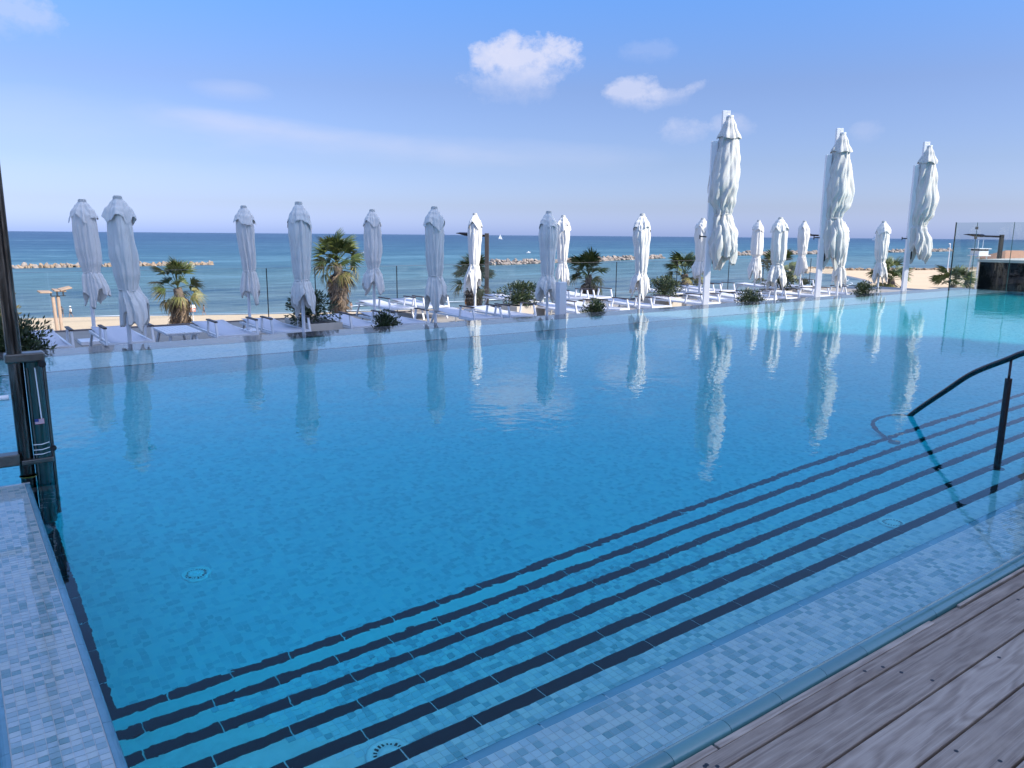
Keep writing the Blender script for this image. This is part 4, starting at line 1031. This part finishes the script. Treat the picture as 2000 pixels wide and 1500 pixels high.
person(14.3, 143.0, 'person in dark clothes standing between two others on the sand at left', 'stand', ((.05, .06, .07), (.10, .10, .11)), 2, False, .4)
person(13.2, 142.4, 'person in a white top partly behind the wooden poles on the sand', 'walk', ((.7, .68, .66), (.25, .05, .05)), 3, False, 2.2)
person(34.1, 134.6, 'bare chested person walking at the waterline just right of the dry palm', 'walk', (None, (.06, .07, .10)), 4, False, 1.5)
person(57.6, 127.9, 'bare chested person standing at the waterline left of a rear row parasol', 'stand', (None, (.3, .3, .32)), 5, False, 3.)
person(80.0, 125.0, 'person in orange swimwear at the waterline left of the street lamp', 'stand', ((.6, .25, .08), (.5, .2, .06)), 6, False, 2.)

# ------------------------------------------------------------------ beach furniture far away
e = empty('beach_lamp', (7.1, 74.6, -12)); tag(e, 'twin leaning wooden poles carrying flat floodlight heads on the beach at left', 'beach floodlight')
M_pole = mat('pale_wood_pole', (.42, .29, .20), .75, var=.25, vscale=2)
for a, b in (((-.02, 0, 0), (-.20, 0, 8.15)), ((.28, .1, 0), (.18, .1, 8.25))): MB().tube([a, b], .13, 12).build('pole', M_pole, e, smooth=True)
MB().box(-.35, .75, -.06, .1, 8.2, 8.26).build('crossbar', M_steel, e)
for cx, cz, ang in ((-.75, 8.62, .05), (.72, 8.85, -.2), (.28, 8.72, .1)):
    o = MB().box(-.48, .48, -.3, .3, -.07, .05).build('lamp_head', M_pole, e, bevel=.04, loc=(cx, 0, cz)); o.rotation_euler = (.2, ang, .3)
    MB().cyl(cx+(.42 if cx < 0 else -.15), 0, 8.26, cz-.05, .06, 8).build('bracket', M_steel, e)
e = empty('warning_sign', (28.1, 117, -12)); tag(e, 'small red and white sign on a thin white post right of the dry palm', 'sign')
MB().cyl(0, 0, 0, 3.0, .06, 8).build('post', M_white, e); MB().box(-.40, .40, -.04, .04, 2.3, 2.85).build('red_board', mat('sign_red', (.55, .20, .12), .5), e); MB().box(-.40, .40, -.04, .04, 2.87, 3.3).build('white_board', M_white, e)
MB().box(-.3, .3, -.045, -.041, 2.52, 2.62).build('white_bar', M_white, e)
# lifeguard tower
e = empty('lifeguard_tower', (211.5, 90, SEA), radians(-20)); tag(e, 'white lifeguard tower on legs seen through the tall glass screen at right', 'lifeguard tower')
for sx in (-1, 1):
    for sy in (-1, 1): MB().bar((sx*1.2, sy*1.1, 9.8), (sx*1.7, sy*1.5, 0), .28, .28).build('leg', M_white, e)
MB().box(-1.9, 1.9, -1.7, 1.7, 9.6, 9.8).build('platform', M_white, e); MB().box(-1.5, 1.5, -1.3, 1.3, 9.8, 10.9).build('cabin', M_white, e)
MB().box(-1.9, 1.9, -1.7, 1.7, 11.3, 11.5).build('roof', M_white, e); MB().box(-1.45, 1.45, -1.25, 1.25, 10.9, 11.3).build('window_band', M_darkpanel, e)
for sx in (-.7, .8): MB().cyl(sx, 0, 11.5, 13.6, .06, 6).build('antenna', M_white, e)
# pavilion with terracotta roof
e = empty('beach_pavilion', (236, 92, SEA), radians(-20)); tag(e, 'low beach pavilion with a terracotta roof behind the lifeguard tower', 'building')
MB().box(-7, 7, -4, 4, 0, 8.6).build('wall', mat('cream_wall', (.52, .44, .34), .8), e)
MB().add([(-7.8, -4.8, 8.6), (7.8, -4.8, 8.6), (7.8, 4.8, 8.6), (-7.8, 4.8, 8.6), (-2.5, 0, 10.8), (3.5, 0, 10.8)], [(0, 1, 5, 4), (1, 2, 5), (2, 3, 4, 5), (3, 0, 4), (3, 2, 1, 0)]).build('roof', mat('terracotta', (.42, .22, .13), .8, var=.2, vscale=1), e)
for k in range(5): MB().box(-6+k*2.6, -4.6+k*2.6, -4.05, -4.0, 6.4, 8.0).build('window', M_darkpanel, e)
# small things on the beach at right
e = empty('flag_post', (262, 158, SEA)); tag(e, 'thin pole with a white swim warning flag by the bay at right', 'flag'); MB().cyl(0, 0, 0, 7.5, .07, 6).build('pole', M_white, e); MB().box(.07, 1.5, -.03, .03, 4.8, 7.3).build('flag', M_sail, e)
e = empty('beach_shower', (300, 138, SEA)); tag(e, 'thin white light pole on the beach between palms at right', 'light pole'); MB().cyl(0, 0, 0, 12, .14, 8).build('pole', M_white, e); MB().box(-1.2, .1, -.1, .1, 11.9, 12.1).build('lamp_arm', M_white, e)
e = empty('beach_pergola', (92, 40, -10), radians(-25)); tag(e, 'brown wooden beach pergola beyond the terrace at right', 'pergola')
M_pw = mat('pergola_wood', (.30, .22, .15), .8)
for sx in (-3, 0, 3):
    for sy in (-2, 2): MB().box(sx-.1, sx+.1, sy-.1, sy+.1, 0, 4.7).build('post', M_pw, e)
for k in range(12): MB().box(-3.6+k*.62, -3.45+k*.62, -2.6, 2.6, 4.86, 5.0).build('slat', M_pw, e)
for sy in (-2, 2): MB().box(-3.7, 3.7, sy-.08, sy+.08, 4.7, 4.86).build('beam', M_pw, e)
e = empty('service_building', (84, 30, -10), radians(-25)); tag(e, 'low flat roofed kiosk in shade below the rightmost palms', 'kiosk')
MB().box(-5, 4, -3, 3, 0, 4.6).build('wall', mat('grey_brown_wall', (.28, .22, .18), .85, var=.2, vscale=1), e)
MB().box(-5.3, 4.3, -3.3, 3.3, 4.6, 4.85).build('roof', mat('roof_grey', (.33, .29, .27), .85), e)
for k in range(3): MB().box(-4+k*2.6, -2.4+k*2.6, -3.04, -3.0, 2.6, 4.0).build('window', M_darkpanel, e)

# ------------------------------------------------------------------ the hotel behind and beside the pool
M_fac = mat('hotel_facade', (.46, .44, .42), .7, var=.08, vscale=.8); M_win = mat('hotel_window', (.02, .03, .04), .08)
M_slab = mat('balcony_slab', (.55, .54, .52), .7)
def hotel(x0, x1, y0, y1, z0, z1, lab, cols, face):
    e = empty('hotel_building', ((x0+x1)/2, (y0+y1)/2, z0)); tag(e, lab, 'building')
    X, Y, H_ = (x1-x0)/2, (y1-y0)/2, z1-z0
    MB().box(-X, X, -Y, Y, 0, H_).build('wall', M_fac, e)
    nf = int(H_/3.2)
    if face == 'y':
        wme = MB().box(-1.2, 1.2, 0, .05, 0, 2.2).mesh('window', M_win)
        for f_ in range(nf):
            for c in range(cols): inst('window', wme, (-X+(c+.5)*2*X/cols, Y+.0, f_*3.2+.5), e)
            MB().box(-X, X, Y+.055, Y+1.1, f_*3.2+2.95, f_*3.2+3.15).build('balcony', M_slab, e)
    else:
        wme = MB().box(-.05, 0, -1.1, 1.1, 0, 2.2).mesh('window', M_win)
        for f_ in range(nf):
            for c in range(cols): inst('window', wme, (-X, -Y+(c+.5)*2*Y/cols, f_*3.2+.5), e)
            MB().box(-X-1.0, -X-.055, -Y, Y, f_*3.2+2.95, f_*3.2+3.15).build('balcony', M_slab, e)
    return e
hotel(4, 35.7, -55, -35, -12.6, 48, 'tall hotel block behind the deck whose shade falls over the pool', 9, 'y')
w = hotel(37, 52, 4, 13.0, 7.6, 24, 'raised hotel wing on columns to the right beyond the end of the pool', 3, 'x')
for sx in (-6, 6):
    for sy in (-3.6, 3.6): MB().cyl(sx, sy, -19.7, -.005, .4, 14).build('column', M_fac, w)
